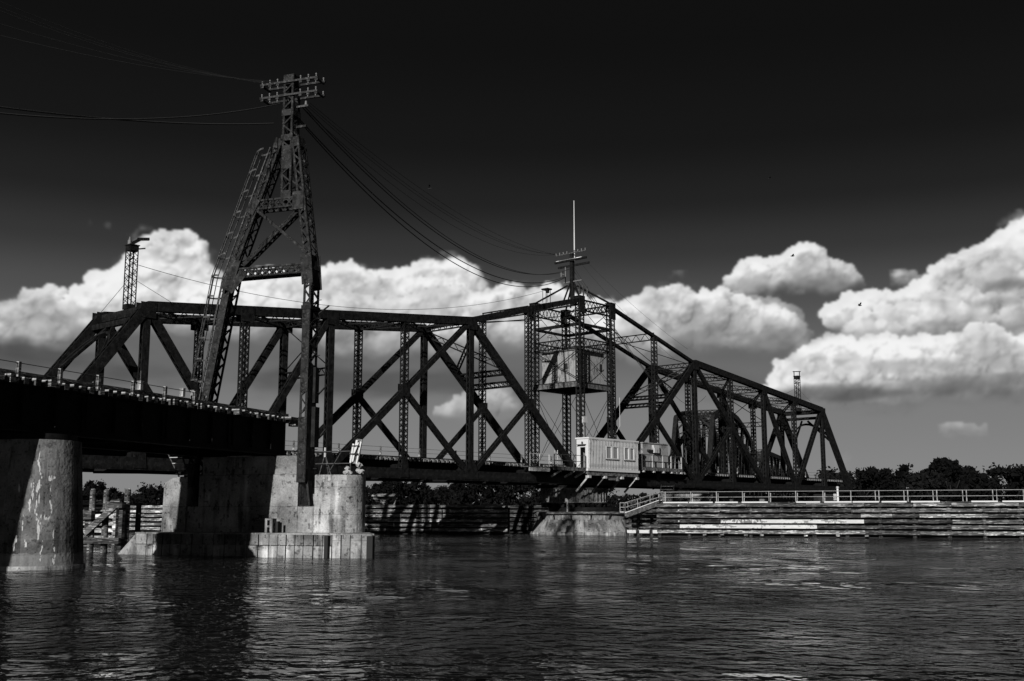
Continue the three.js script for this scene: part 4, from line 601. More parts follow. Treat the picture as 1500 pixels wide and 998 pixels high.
  part('middle_wall', [box(-57.0, -54.6, 1.03, 3.72, -1.7, 3.78)], M.concrete, tp);
  part('bridge_seat', [box(-56.9, -54.6, 3.722, 4.6, -1.6, 3.86)], M.concrete, tp);
  part('notch_wall', [box(-56.97, -54.6, 1.03, 2.23, 3.781, 4.72)], M.concrete, tp);
  part('notch_back', [box(-55.6, -54.6, 2.231, 3.66, 3.78, 4.70)], M.concrete, tp);
  { const s = new THREE.Shape(); s.moveTo(-57.03, 4.73); s.lineTo(-57.03, 5.22); s.absarc(-55.78, 5.24, 1.25, Math.PI, 0, true); s.lineTo(-54.53, 4.73); s.closePath(); const g = new THREE.ExtrudeGeometry(s, { depth: 2.62, bevelEnabled: true, bevelSize: 0.03, bevelThickness: 0.03, bevelSegments: 2, curveSegments: 40 }); g.rotateX(Math.PI / 2); g.translate(0, 3.65, 0); part('round_block', g, M.concretePale, tp); }
  { const bl = thing('T', 'concrete_block', 'small hollow concrete block standing on the pier ledge in front of the wall', 'block', [-57.7, 1.03, 2.8]); part('block', [box(-57.85, -57.5, 1.03, 1.6, 2.6, 2.72), box(-57.85, -57.5, 1.03, 1.6, 2.86, 3.0), box(-57.85, -57.5, 1.6, 1.68, 2.6, 3.0), box(-57.85, -57.5, 1.28, 1.36, 2.72, 2.86)], M.concrete, bl); part('post', box(-57.7, -57.5, 1.03, 1.55, 3.08, 3.2), M.dark, bl); }
  // rails on the pier top
  const rl = thing('T', 'pier_railing', 'two-bar pipe railing on top of the round right end of the tower pier', 'railing', [-56, 3.7, 5]);
  rail(rl, [V(-56.1, 3.68, 3.95), V(-56.1, 3.68, 6.05)], [1.12, 0.55], M.galv, [V(-56.1, 3.68, 3.98), V(-56.1, 3.68, 6.02)]);
  part('brace', rod(V(-56.1, 4.75, 5.5), V(-56.0, 3.72, 4.75), 0.022), M.galv, rl);
  { const t = thing('T', 'pipe_tripod', 'short pipe tripod standing on the pier top left of the railing end', 'stand', [-56, 3.7, 4.65]); part('leg', rod(V(-56, 4.7, 4.6), V(-56, 3.67, 4.3), 0.03), M.galv, t); part('leg', rod(V(-56, 4.7, 4.6), V(-56, 3.67, 4.95), 0.03), M.galv, t); part('leg', rod(V(-56, 4.7, 4.6), V(-55.6, 3.67, 4.6), 0.03), M.galv, t); part('head', [cyl(-56, 4.55, 5.0, 4.6, 0.06, 0.05, 10)], M.cream, t); }
  { const t = thing('T', 'board_bundle', 'tall leaning bundle of white boards tied to the railing corner on the pier', 'boards', [-56.2, 3.7, 6.3]);
    for (const [z0, z1, ya, yb, w, x] of [[6.12, 6.26, 4.25, 5.25, 0.09, -56.3], [6.2, 6.42, 4.3, 5.42, 0.1, -56.26], [6.3, 6.52, 4.7, 5.3, 0.07, -56.3], [6.38, 6.6, 4.2, 5.35, 0.08, -56.2]]) part('board', bar(V(x, ya, z0), V(x, yb - 0.12, z1), w, 0.03, V(0, 0, 1)), M.white, t);
    part('backing', bar(V(-56.15, 4.2, 6.3), V(-56.15, 5.35, 6.5), 0.3, 0.05, V(0, 0, 1)), M.grey, t); part('strap', [box(-56.34, -56.1, 4.62, 4.68, 6.1, 6.5), box(-56.34, -56.1, 5.0, 5.05, 6.15, 6.55)], M.dark, t);
    const r = rng(3); for (let i = 0; i < 7; i++) { const g = new THREE.IcosahedronGeometry(0.07 + 0.06 * r(), 1), p = g.attributes.position; for (let k = 0; k < p.count; k++) { const h = hash(Math.round(p.getX(k) * 900), Math.round(p.getY(k) * 900), Math.round(p.getZ(k) * 900)); p.setXYZ(k, p.getX(k) * (0.6 + h), p.getY(k) * (0.6 + 0.7 * h), p.getZ(k) * (0.6 + h)); } g.computeVertexNormals(); g.translate(-56.3 + 0.2 * r(), 3.78 + (i < 4 ? 0.06 : 0.4) * r(), 5.85 + 0.9 * r()); part('wrapping', g, M.wrap, t); } }
  { const t = thing('T', 'hanging_ladder', 'short steel ladder leaning from the girder down to the broken left pier block', 'ladder', [-57.5, 3.7, -2.5]);
    const A = V(-57.5, 4.95, -3.3), B = V(-57.5, 3.66, -2.5), C = V(-57.5, 4.95, -2.5), D = V(-57.5, 3.66, -1.98); part('side_rail', bar(A, B, 0.06, 0.05, V(1, 0, 0)), M.galv, t); part('side_rail', bar(C, D, 0.06, 0.05, V(1, 0, 0)), M.galv, t);
    for (let i = 0; i < 5; i++) { const k = 0.06 + i * 0.22; part('rung', bar(A.clone().lerp(B, k), C.clone().lerp(D, k), 0.09, 0.035, V(1, 0, 0)), M.cream, t); } }

  // round pivot pier: battered drum on a ledge, rim of timber on top
  const pv = thing('T', 'pivot_pier', 'round battered concrete pivot pier with a timber rim under the swing span', 'pier', [0, 0, 1.1]); pv.base.set(0, 0, 0);
  part('ledge', ringUV(cyl(0, -0.8, 0.28, 0, 5.65, 5.5, 72), 0, 0, 4.9), M.pivotStone, pv, pv, true);
  part('drum', ringUV(cyl(0, 0.28, 1.36, 0, 5.2, 4.65, 72), 0, 0, 4.3), M.pivotStone, pv, pv, true);
  part('upper_drum', ringUV(cyl(0, 1.36, 1.9, 0, 4.5, 4.5, 72), 0, 0, 4), M.pivotStone, pv, pv, true);
  part('timber_rim', ringUV(cyl(0, 1.9, 2.08, 0, 4.85, 4.85, 48), 0, 0, 4), M.midWood, pv, pv, true);
  part('track_ring', cyl(0, 2.08, 2.5, 0, 3.4, 3.3, 48), M.girder, pv);
  for (let i = 0; i < 16; i++) { const a = i / 16 * 6.2832, g = bar(V(4.75, 1.88, 0), V(4.51, 1.37, 0), 0.09, 0.1, V(0, 0, 1)); g.rotateY(a); part('rim_bracket', g, M.dark, pv); }
  { const g = thing('S', 'pier_marker', 'white post with a square head on the left edge of the pivot pier', 'marker post', [-5.0, 2.08, 2.0]); part('post', box(-3.6, -3.5, 2.09, 3.2, 1.9, 2.0), M.white, g); part('head', box(-3.8, -3.5, 3.0, 3.3, 1.88, 1.9), M.white, g); g.position.copy(W('S', -3.9, 2.09, 2.3)); g.children.forEach((c) => c.geometry.translate(-5.0 + 3.55, -0.01, 0.05)); }
}

// ------------------------------------------------------------------ tall A-frame pylon straddling the approach track
{
  const py = thing('T', 'wire_pylon', 'tall riveted lattice pylon on two splayed legs straddling the approach track', 'pylon', [-56.6, 2.25, 1.5]);
  const X = -56.62, O = { mat: M.pylon, lace: M.pylonLace, side: V(1, 0, 0), ang: 0.12, th: 0.035, lw: 0.07 };
  const mem = (n, a, b, w, h, k, o = {}) => member(py, n, V(X, a[0], a[1]), V(X, b[0], b[1]), w, h, k, { ...O, ...o });
  // lower legs
  mem('leg', [3.4, 3.92], [13.5, 3.98], 0.80, 0.42, 'open', { pitch: 0.44 });
  mem('leg', [3.2, -2.35], [13.7, -0.42], 0.80, 0.42, 'open', { pitch: 0.44 });
  // plates that close parts of the lower legs
  const legZ = (y) => lerp(-2.35, -0.42, (y - 3.2) / 10.5);
  part('leg_plate', [box(X - 0.43, X - 0.402, 7.6, 11.9, 3.76, 4.16), box(X - 0.43, X - 0.402, 3.4, 6.4, 3.71, 4.13)], M.pylon, py);
  part('leg_plate', [box(X - 0.41, X + 0.41, 3.4, 8.9, 4.135, 4.16)], M.pylon, py);
  part('leg_plate', [bar(V(X - 0.415, 7.6, legZ(7.6)), V(X - 0.415, 12.6, legZ(12.6)), 0.02, 0.42, V(1, 0, 0))], M.pylon, py);
  // splayed feet
  for (const [z, y] of [[3.92, 3.5], [-2.35, 3.3]]) { for (const d of [-0.36, 0.36]) part('foot', bar(V(X, y + 0.1, z + d * 0.45), V(X, 2.26, z + d), 0.34, 0.10, V(1, 0, 0)), M.pylon, py); part('foot_plate', box(X - 0.3, X + 0.3, 2.255, 2.3, z - 0.46, z + 0.46), M.pylon, py); }
  for (const z of [3.92, -2.35]) part('knee_plate', bar(V(X - 0.1, 3.35, z), V(X - 0.1, 4.3, z), 0.62, 0.46, V(1, 0, 0)), M.pylon, py);
  // upper legs lean together into the mast
  const K = { l: [13.7, -0.42], r: [13.5, 3.98] }, Tl = [20.3, 2.12], Tr = [20.3, 2.98];
  mem('upper_leg', K.l, Tl, 0.72, 0.44, 'open', { pitch: 0.40 }); mem('upper_leg', K.r, Tr, 0.72, 0.44, 'open', { pitch: 0.40 });
  part('knee_gusset', bar(V(X - 0.40, 12.8, -0.62), V(X - 0.40, 14.3, -0.12), 0.03, 0.62, V(1, 0, 0)), M.pylon, py); part('knee_gusset', bar(V(X - 0.40, 12.8, 3.97), V(X - 0.40, 14.3, 3.82), 0.03, 0.6, V(1, 0, 0)), M.pylon, py);
  part('knee_gusset', bar(V(X + 0.42, 12.6, 4.0), V(X + 0.42, 14.3, 3.85), 0.03, 0.6, V(1, 0, 0)), M.pylon, py);
  for (const s of [0, 1]) part('knee_gusset', bar(V(X, 12.7, s ? 4.21 : -0.83), V(X, 14.3, s ? 3.98 : -0.45), 0.82, 0.025, V(1, 0, 0)), M.pylon, py);
  // corner bracket under the strut on the left
  part('corner_bracket', bar(V(X - 0.38, 12.75, -0.45), V(X - 0.38, 13.6, 0.35), 0.04, 0.45, V(1, 0, 0)), M.pylon, py);
  lattice(py, 'strut', V(X - 0.3, 13.62, -0.25), V(X - 0.3, 13.62, 3.82), 0.42, V(0, 1, 0), { mat: M.pylon, lace: M.pylonLace, double: true, pitch: 0.42, lw: 0.07, wide: 0.12 });
  lattice(py, 'strut', V(X + 0.3, 13.62, -0.25), V(X + 0.3, 13.62, 3.82), 0.42, V(0, 1, 0), { mat: M.pylon, lace: M.pylonLace, double: true, pitch: 0.42, lw: 0.07, wide: 0.12 });
  part('strut_plate', box(X - 0.36, X + 0.36, 13.36, 13.405, -0.25, 3.82), M.pylon, py);
  for (const x of [-0.3, 0.3]) lattice(py, 'strut', V(X + x, 17.0, 1.0), V(X + x, 17.0, 3.35), 0.42, V(0, 1, 0), { mat: M.pylon, lace: M.pylonLace, double: true, pitch: 0.42, lw: 0.07, wide: 0.12 });
  part('knee_gusset', box(X - 0.42, X - 0.39, 16.55, 17.45, 3.0, 3.62), M.pylon, py); part('knee_gusset', bar(V(X - 0.405, 16.6, 0.55), V(X - 0.405, 17.3, 0.95), 0.03, 0.5, V(1, 0, 0)), M.pylon, py);
  member(py, 'brace', V(X, 14.05, 0.15), V(X, 16.65, 3.25), 0.36, 0.24, 'open', { ...O, ang: 0.08, pitch: 0.3 });
  part('brace', bar(V(X - 0.32, 16.7, 1.0), V(X - 0.32, 14.35, 3.85), 0.1, 0.13, V(1, 0, 0)), M.pylon, py);
  // mast
  mem('mast', [17.1, 2.55], [23.6, 2.52], 0.66, 0.60, 'open', { pitch: 0.42 });
  part('mast_plate', box(X - 0.345, X - 0.33, 18.7, 19.9, 2.3, 2.75), M.pylon, py);
  for (const y of [20.3, 21.6]) part('mast_band', box(X - 0.36, X + 0.36, y - 0.16, y + 0.16, 2.2, 2.86), M.pylon, py);
  // crossarms with their glass insulators
  for (const [y, dx] of [[23.2, -0.36], [22.5, -0.36], [23.24, 0.36], [22.52, 0.36]]) {
    const a = part('crossarm', bar(V(X + dx, y, 0.92), V(X + dx, y, 4.2), 0.11, 0.10, V(1, 0, 0)), dx < 0 ? M.armSteel : M.pylon, py);
    for (let i = 0; i < 8; i++) { const z = 1.02 + i * 0.44; if (i === 3 || i === 4) continue; part('insulator', [cyl(X + dx, y + 0.051, y + 0.14, z, 0.03, 0.025, 8), cyl(X + dx, y + 0.15, y + 0.22, z, 0.048, 0.035, 8)], M.insul, py, a); if (dx < 0) part('hanger', box(X + dx - 0.03, X + dx + 0.03, y - 0.15, y - 0.051, z - 0.07, z + 0.09), M.armSteel, py, a); }
  }
  for (const z of [1.0, 4.1]) for (const y of [22.45, 23.15]) part('arm_brace', bar(V(X - 0.42, y, z), V(X + 0.42, y, z), 0.08, 0.08), M.pylon, py);
  part('side_arm', bar(V(X, 21.95, 2.6), V(X, 21.95, 3.5), 0.1, 0.1, V(1, 0, 0)), M.galv, py); part('insulator', [cyl(X, 22.0, 22.2, 3.35, 0.07, 0.05, 8)], M.insul, py);
  part('side_arm', bar(V(X, 20.9, 2.6), V(X, 20.9, 3.4), 0.1, 0.12, V(1, 0, 0)), M.pylon, py);
  // caged ladder up the left leg
  const lz = (y) => y < 13.7 ? legZ(y) : lerp(-0.42, 2.12, (y - 13.7) / 6.6);
  const cz = (y) => lz(y) - 0.84, cx = X - 0.15, ys = []; for (let y = 8.4; y <= 19.8; y += 1.035) ys.push(y);
  for (const d of [-0.2, 0.2]) { const gs = []; for (const [a, b] of [[6.9, 13.7], [13.7, 19.9]]) gs.push(bar(V(cx + d, a, lz(a) - 0.36), V(cx + d, b, lz(b) - 0.36), 0.05, 0.05, V(1, 0, 0))); part('ladder_rail', gs, M.galv, py); }
  const rungs = []; for (let y = 7; y < 19.8; y += 0.32) rungs.push(rod(V(cx - 0.2, y, lz(y) - 0.36), V(cx + 0.2, y, lz(y) - 0.36), 0.015, 4)); stuffPart('rungs', rungs, M.galv, py);
  for (const y of ys) { const gs = [], pt = (t) => V(cx + 0.36 * Math.cos(t), y + (y > 13.7 ? 0.12 : 0) * -Math.sin(t), cz(y) - 0.36 * Math.sin(t) + 0.05); for (let k = 0; k < 14; k++) { const a = -0.5 + k / 14 * 4.14, b = -0.5 + (k + 1) / 14 * 4.14; gs.push(bar(pt(a), pt(b), 0.08, 0.018, V(0, 1, 0))); } part('cage_hoop', gs, M.galv, py); }
  for (const t of [0.1, 0.8, 1.57, 2.3, 3.05]) { const gs = []; for (let k = 0; k < ys.length - 1; k++) { const f = (y) => V(cx + 0.345 * Math.cos(t), y, cz(y) - 0.345 * Math.sin(t) + 0.05); gs.push(bar(f(ys[k]), f(ys[k + 1]), 0.045, 0.02, V(1, 0, 0))); } part('cage_bar', gs, M.galv, py); }
  // climbing steps and small brackets down the right leg
  for (let y = 4; y < 13; y += 0.9) part('step_bolt', rod(V(X + 0.3, y, 4.15), V(X + 0.3, y, 4.36), 0.018, 5), M.pylon, py);
  part('switch_box', box(X + 0.0, X + 0.40, 5.0, 6.9, 4.165, 4.36), M.steel, py); part('switch_box', box(X + 0.05, X + 0.40, 7.1, 8.8, 4.165, 4.30), M.steel, py);
  for (const [y0, y1] of [[5.2, 5.9], [7.4, 8.0], [11.4, 11.9]]) part('stand_off', bar(V(X + 0.3, y0, 4.2), V(X + 0.8, y1, 4.5), 0.06, 0.06), M.pylon, py);
  part('collar', box(X - 0.46, X + 0.46, 11.55, 11.75, 3.70, 4.22), M.steel, py);
}
// ------------------------------------------------------------------ timber fenders (frame T)
{
  const r = rng(19), mats = { d: M.darkWood, m: M.midWood, p: M.paleWood, w: M.whiteWood, k: M.peelWood };
  const ROWS = [2.62, 2.18, 1.74, 1.30, 0.86, 0.42];
  // rows: for each of the six rows the plank joints along Z and the look of each plank
  function fender(root, X, rows, z0, z1, cap) {
    rows.forEach((row, k) => { for (let i = 0; i < row.length; i++) { const a = row[i][0], b = i + 1 < row.length ? row[i + 1][0] : z1, d = 0.03 * (r() - 0.5); const o = part('plank', box(X - 0.12 + d, X + 0.10, ROWS[k] - 0.14 + 0.03 * (r() - 0.5), ROWS[k] + 0.14 + 0.02 * (r() - 0.5), a + 0.012, b - 0.012), mats[row[i][1]], root); const uv = o.geometry.attributes.uv, s = r() * 5, t = r() * 5; for (let q = 0; q < uv.count; q++) uv.setXY(q, uv.getX(q) + s, uv.getY(q) + t); } });
    for (let z = z0 + 0.15; z < z1; z += 2.55) { part('pile', cyl(X + 0.29, -1.2, 2.62, z, 0.18, 0.17, 10), M.pile, root); part('pile', cyl(X + 2.6, -1.2, 2.6, z + 0.3, 0.18, 0.17, 10), M.pile, root); }
    part('back_wall', box(X + 0.5, X + 0.56, -0.2, 2.5, z0, z1), M.dark, root);
    if (cap) for (let z = z0; z < z1; z += 0.3) part('deck_plank', box(X - 0.1, X + 2.8, 2.80, 2.85, z + 0.01, Math.min(z1, z + 0.29)), M.midWood, root);
  }
  const rf = thing('T', 'timber_fender', 'long plank fender with white lower boards on the right of the pivot pier', 'fender', [-9, 0, 25]);
  const A = 10.05, B = 47;
  fender(rf, -9, [
    [[A, 'd'], [11.95, 'm'], [17.6, 'd'], [22.4, 'm'], [26.9, 'd'], [30.6, 'p'], [33.4, 'm'], [38.2, 'd']],
    [[A, 'd'], [11.95, 'm'], [15.4, 'm'], [20.2, 'd'], [24.0, 'd'], [25.9, 'm'], [31.0, 'm'], [36.9, 'm']],
    [[A, 'm'], [12.1, 'm'], [18.9, 'd'], [23.5, 'd'], [26.6, 'm'], [29.0, 'd'], [31.0, 'p'], [35.6, 'm']],
    [[A, 'd'], [12.0, 'd'], [15.45, 'k'], [18.75, 'w'], [26.85, 'd'], [30.9, 'd'], [33.4, 'm'], [38.4, 'm']],
    [[A, 'd'], [12.0, 'w'], [18.8, 'w'], [23.2, 'd'], [28.4, 'd'], [33.3, 'm'], [39, 'd']],
    [[A, 'p'], [15.6, 'p'], [18.7, 'p'], [23.0, 'p'], [26.9, 'd'], [31.0, 'm'], [35.6, 'p'], [40.2, 'd']]], A, B, true);
  for (let z = A + 0.6, i = 0; z < B - 2; z += 2.2, i++) if (i % 6 !== 4) part('kerb_board', box(-9.2, -9.105, 2.79, 2.90, z, z + 2.12 - (i % 3) * 0.12), M.white, rf);
  for (const z of [14.1, 15.55, 17.5, 18.8, 22.3, 24.8, 27]) part('block', box(-9.2, -8.9, 0.10, 0.24, z - 0.14, z + 0.14), M.paleWood, rf);
  for (const [z, y] of [[11.95, 2.6], [11.95, 2.2], [11.95, 1.3]]) part('cleat', box(-9.17, -9.1, y - 0.07, y + 0.05, z - 0.06, z + 0.06), M.cream, rf);
  const rr = thing('T', 'fender_railing', 'white two-bar railing along the top of the long right-hand fender', 'railing', [-8.8, 2.86, 25]);
  { const zs = [10.75]; for (let z = 12.95; z < B; z += 2.16) zs.push(z); const P = zs.map((z) => V(-8.8, 2.86, z)); rail(rr, [P[0], V(-8.8, 2.86, B)], [0.87, 0.42], M.railPaint, [], 0.024);
    zs.forEach((z, i) => { part('post', box(-8.83, -8.77, 2.86, 3.76, z - 0.03 + 0.03 * (r() - 0.5), z + 0.03 + 0.03 * (r() - 0.5)), M.railPaint, rr); if (i && i < 7) part('brace', bar(V(-8.6, 2.86, z + 0.1), V(-8.74, 3.6, z + 0.14), 0.05, 0.05), M.cream, rr); if (i > 7) part('post', box(-8.83, -8.77, 2.86, 3.74, z - 0.31, z - 0.25), M.railPaint, rr); }); }
  { const t = thing('T', 'bollard_lamp', 'short white marker post taller than the railing, where the truss end meets it', 'marker post', [-8.7, 2.86, 24.9]); part('post', box(-8.78, -8.66, 2.86, 3.95, 24.83, 24.97), M.white, t); part('head', [cyl(-8.72, 3.95, 4.1, 24.9, 0.13, 0.1, 12)], M.cream, t); }
  // left end of the right fender: lower shadowed return with a white board
  const rt = thing('T', 'fender_return', 'low plank return of the fender between pivot pier and ramp', 'fender', [-7, 0, 8]);
  for (const [y, m] of [[1.7, M.pile], [1.25, M.pile], [0.82, M.darkWood]]) part('plank', box(-6.1, -5.9, y - 0.15, y + 0.15, 6.5, 10.0), m, rt);
  for (const [a, b] of [[6.7, 7.5], [7.8, 8.7], [9.0, 10.0]]) part('plank', box(-6.12, -5.9, 0.22, 0.5, a, b), M.whiteWood, rt);
  for (const z of [6.6, 7.65, 8.85]) part('pile', cyl(-5.7, -1, 1.8, z, 0.16, 0.16, 10), M.pile, rt);
  // sloping gangway
  const gw = thing('T', 'gangway', 'white railed gangway sloping from the fender down towards the pivot pier', 'gangway', [-8.5, 2, 8.8]);
  for (const x of [-8.9, -7.8]) { const a = V(x, 1.75, 7.25), b = V(x, 2.82, 10.25); part('stringer', bar(a, b, 0.08, 0.42, V(1, 0, 0)), M.galv, gw); part('edge_strip', bar(a.clone().add(V(-0.05, 0.235, 0)), b.clone().add(V(-0.05, 0.235, 0)), 0.06, 0.05, V(1, 0, 0)), M.white, gw); rail(gw, [V(x, 2.05, 7.25), V(x, 3.0, 10.6)], [0.8, 0.4], x < -8.5 ? M.railPaint : M.grey, [0, 0.33, 0.66, 1].map((t) => V(x, lerp(2.05, 3.0, t), lerp(7.25, 10.6, t))), x < -8.5 ? 0.026 : 0.02); }
  part('deck', bar(V(-8.35, 1.95, 7.25), V(-8.35, 3.0, 10.3), 1.0, 0.05, V(1, 0, 0)), M.midWood, gw);
  const lp = thing('T', 'pier_landing', 'small white railed landing at the foot of the gangway', 'landing', [-7, 2, 6.5]);
  part('deck', box(-7.8, -6.4, 2.02, 2.1, 6.5, 8.3), M.cream, lp); rail(lp, [V(-7.7, 2.1, 6.5), V(-7.7, 2.1, 7.2)], [0.75, 0.37], M.cream, [V(-7.7, 2.1, 6.5), V(-7.7, 2.1, 7.2)], 0.024); rail(lp, [V(-6.5, 2.1, 6.5), V(-6.5, 2.1, 8.6)], [0.75, 0.37], M.grey, [V(-6.5, 2.1, 6.5), V(-6.5, 2.1, 7.2), V(-6.5, 2.1, 8.0)], 0.022);

  // fenders to the left of the pivot pier, and the farther piece seen under the girder
  const any = (z0, z1, c) => ROWS.map(() => { const o = []; for (let z = z0 - r() * 2; z < z1; z += 3 + 4 * r()) o.push([Math.max(z0, z), c[Math.floor(r() * c.length)]]); return o; });
  const lf = thing('T', 'timber_fender', 'dark shadowed plank fender between the tower pier and the pivot pier', 'fender', [-7, 0, -14]); fender(lf, -7, any(-24, -4.2, 'mmpm'), -24, -4.2, false);
  const lf2 = thing('T', 'timber_fender', 'pale plank fender seen through the gap left of the tower pier', 'fender', [-7, 0, -45]); fender(lf2, -7, any(-60, -38, 'ppm'), -60, -38, false);
  const lf3 = thing('T', 'timber_fender', 'taller pale plank fender right behind the three round piles', 'fender', [-45, 0, -22]); fender(lf3, -45, any(-30, -16.5, 'pp'), -30, -16.5, false);
  part('end_post', box(-45.1, -44.9, -0.8, 2.75, -16.6, -16.35), M.paleWood, lf3);
  const rb = thing('T', 'timber_fender', 'rear plank fender on the far side of the pivot pier, mostly hidden', 'fender', [7, 0, -14]); fender(rb, 7, any(-30, -3.2, 'dd'), -30, -3.2, false);
  const rb2 = thing('T', 'timber_fender', 'rear dark plank fender glimpsed behind the gangway', 'fender', [7, 0, 12]); fender(rb2, 7, any(5, 22, 'dd'), 5, 22, false);
  // lean-to of loose boards and stray posts on the left fender
  const sh = thing('T', 'board_shelter', 'small tumbledown board lean-to on top of the dark left fender', 'shelter', [-6.5, 2.6, -16.5]);
  part('roof_board', bar(V(-7.2, 3.68, -17.9), V(-7.2, 3.66, -15.2), 0.5, 0.10, V(1, 0.3, 0)), M.paleWood, sh); part('board', bar(V(-7, 3.45, -17.9), V(-7, 2.7, -16.3), 0.05, 0.28, V(1, 0, 0)), M.paleWood, sh); part('board', bar(V(-7.05, 3.6, -15.25), V(-7.05, 2.62, -15.75), 0.05, 0.1, V(1, 0, 0)), M.paleWood, sh); part('board', bar(V(-7.0, 3.6, -16.2), V(-7.0, 2.62, -16.8), 0.05, 0.1, V(1, 0, 0)), M.paleWood, sh); part('back_board', bar(V(-6.6, 3.3, -17.9), V(-6.6, 3.3, -16.6), 0.04, 0.5, V(1, 0, 0)), M.midWood, sh); for (const z of [-18.1, -15.1]) part('post', cyl(-6.8, 2.4, 3.75, z, 0.06, 0.06, 8), M.pile, sh);
  [[-19.6, 3.9, 'leftmost of the two bare posts on the dark left fender'], [-12.3, 4.0, 'bare post on the dark left fender, right of the board lean-to']].forEach(([z, y, l]) => { const p = thing('T', 'mooring_post', l, 'post', [-6.9, 2.5, z]); part('post', [cyl(-6.9, 2.4, y, z, 0.07, 0.06, 8), cyl(-6.9, y, y + 0.04, z, 0.1, 0.1, 8)], M.pile, p); });

  // pile cluster in front of the left gap: three round piles, caps, one raking brace
  const pc = [[-58.2, 3.05, -6.95, 'leftmost round timber pile with a flat wooden cap'], [-58.0, 3.02, -6.3, 'middle round timber pile of the three left of the tower pier'], [-57.7, 3.06, -5.3, 'rightmost round timber pile beside the raking brace']];
  for (const [x, y, z, l] of pc) { const p = thing('T', 'timber_pile', l, 'pile', [x, 0, z]); const g = new THREE.CylinderGeometry(0.15, 0.17, y + 1, 16, 6); g.translate(x, (y - 1) / 2, z); const a = g.attributes.position; for (let i = 0; i < a.count; i++) if (a.getY(i) > y - 0.05) a.setY(i, y + 0.25 * (a.getZ(i) - z) * (z < -6.5 ? 1 : 0.1)); part('shaft', g, M.midWood, p); part('worn_top', cyl(x, y + 0.01, y + 0.05, z, 0.12, 0.1, 12), M.paleWood, p); }
  const bc = thing('T', 'pile_bracing', 'dark timber caps and raking brace bolted between the round piles', 'bracing', [-58.2, 1, -6]);
  part('brace', bar(V(-58.5, 0.95, -7.05), V(-58.3, 2.5, -5.2), 0.14, 0.3, V(1, 0, 0)), M.midWood, bc);
part('cap', box(-58.55, -58.28, 1.62, 2.05, -7.45, -6.7), M.darkWood, bc); part('cap', box(-58.5, -58.2, 2.18, 2.46, -5.85, -4.95), M.darkWood, bc); part('waler', box(-58.5, -58.32, 0.48, 0.76, -7.4, -5.05), M.darkWood, bc); part('prop', box(-58.2, -57.98, -0.8, 2.18, -5.36, -5.14), M.darkWood, bc); part('prop', box(-58.27, -58.05, -0.8, 1.62, -7.3, -7.02), M.darkWood, bc); part('prop_top', box(-58.5, -58.35, 2.461, 2.56, -5.6, -5.1), M.midWood, bc);
}

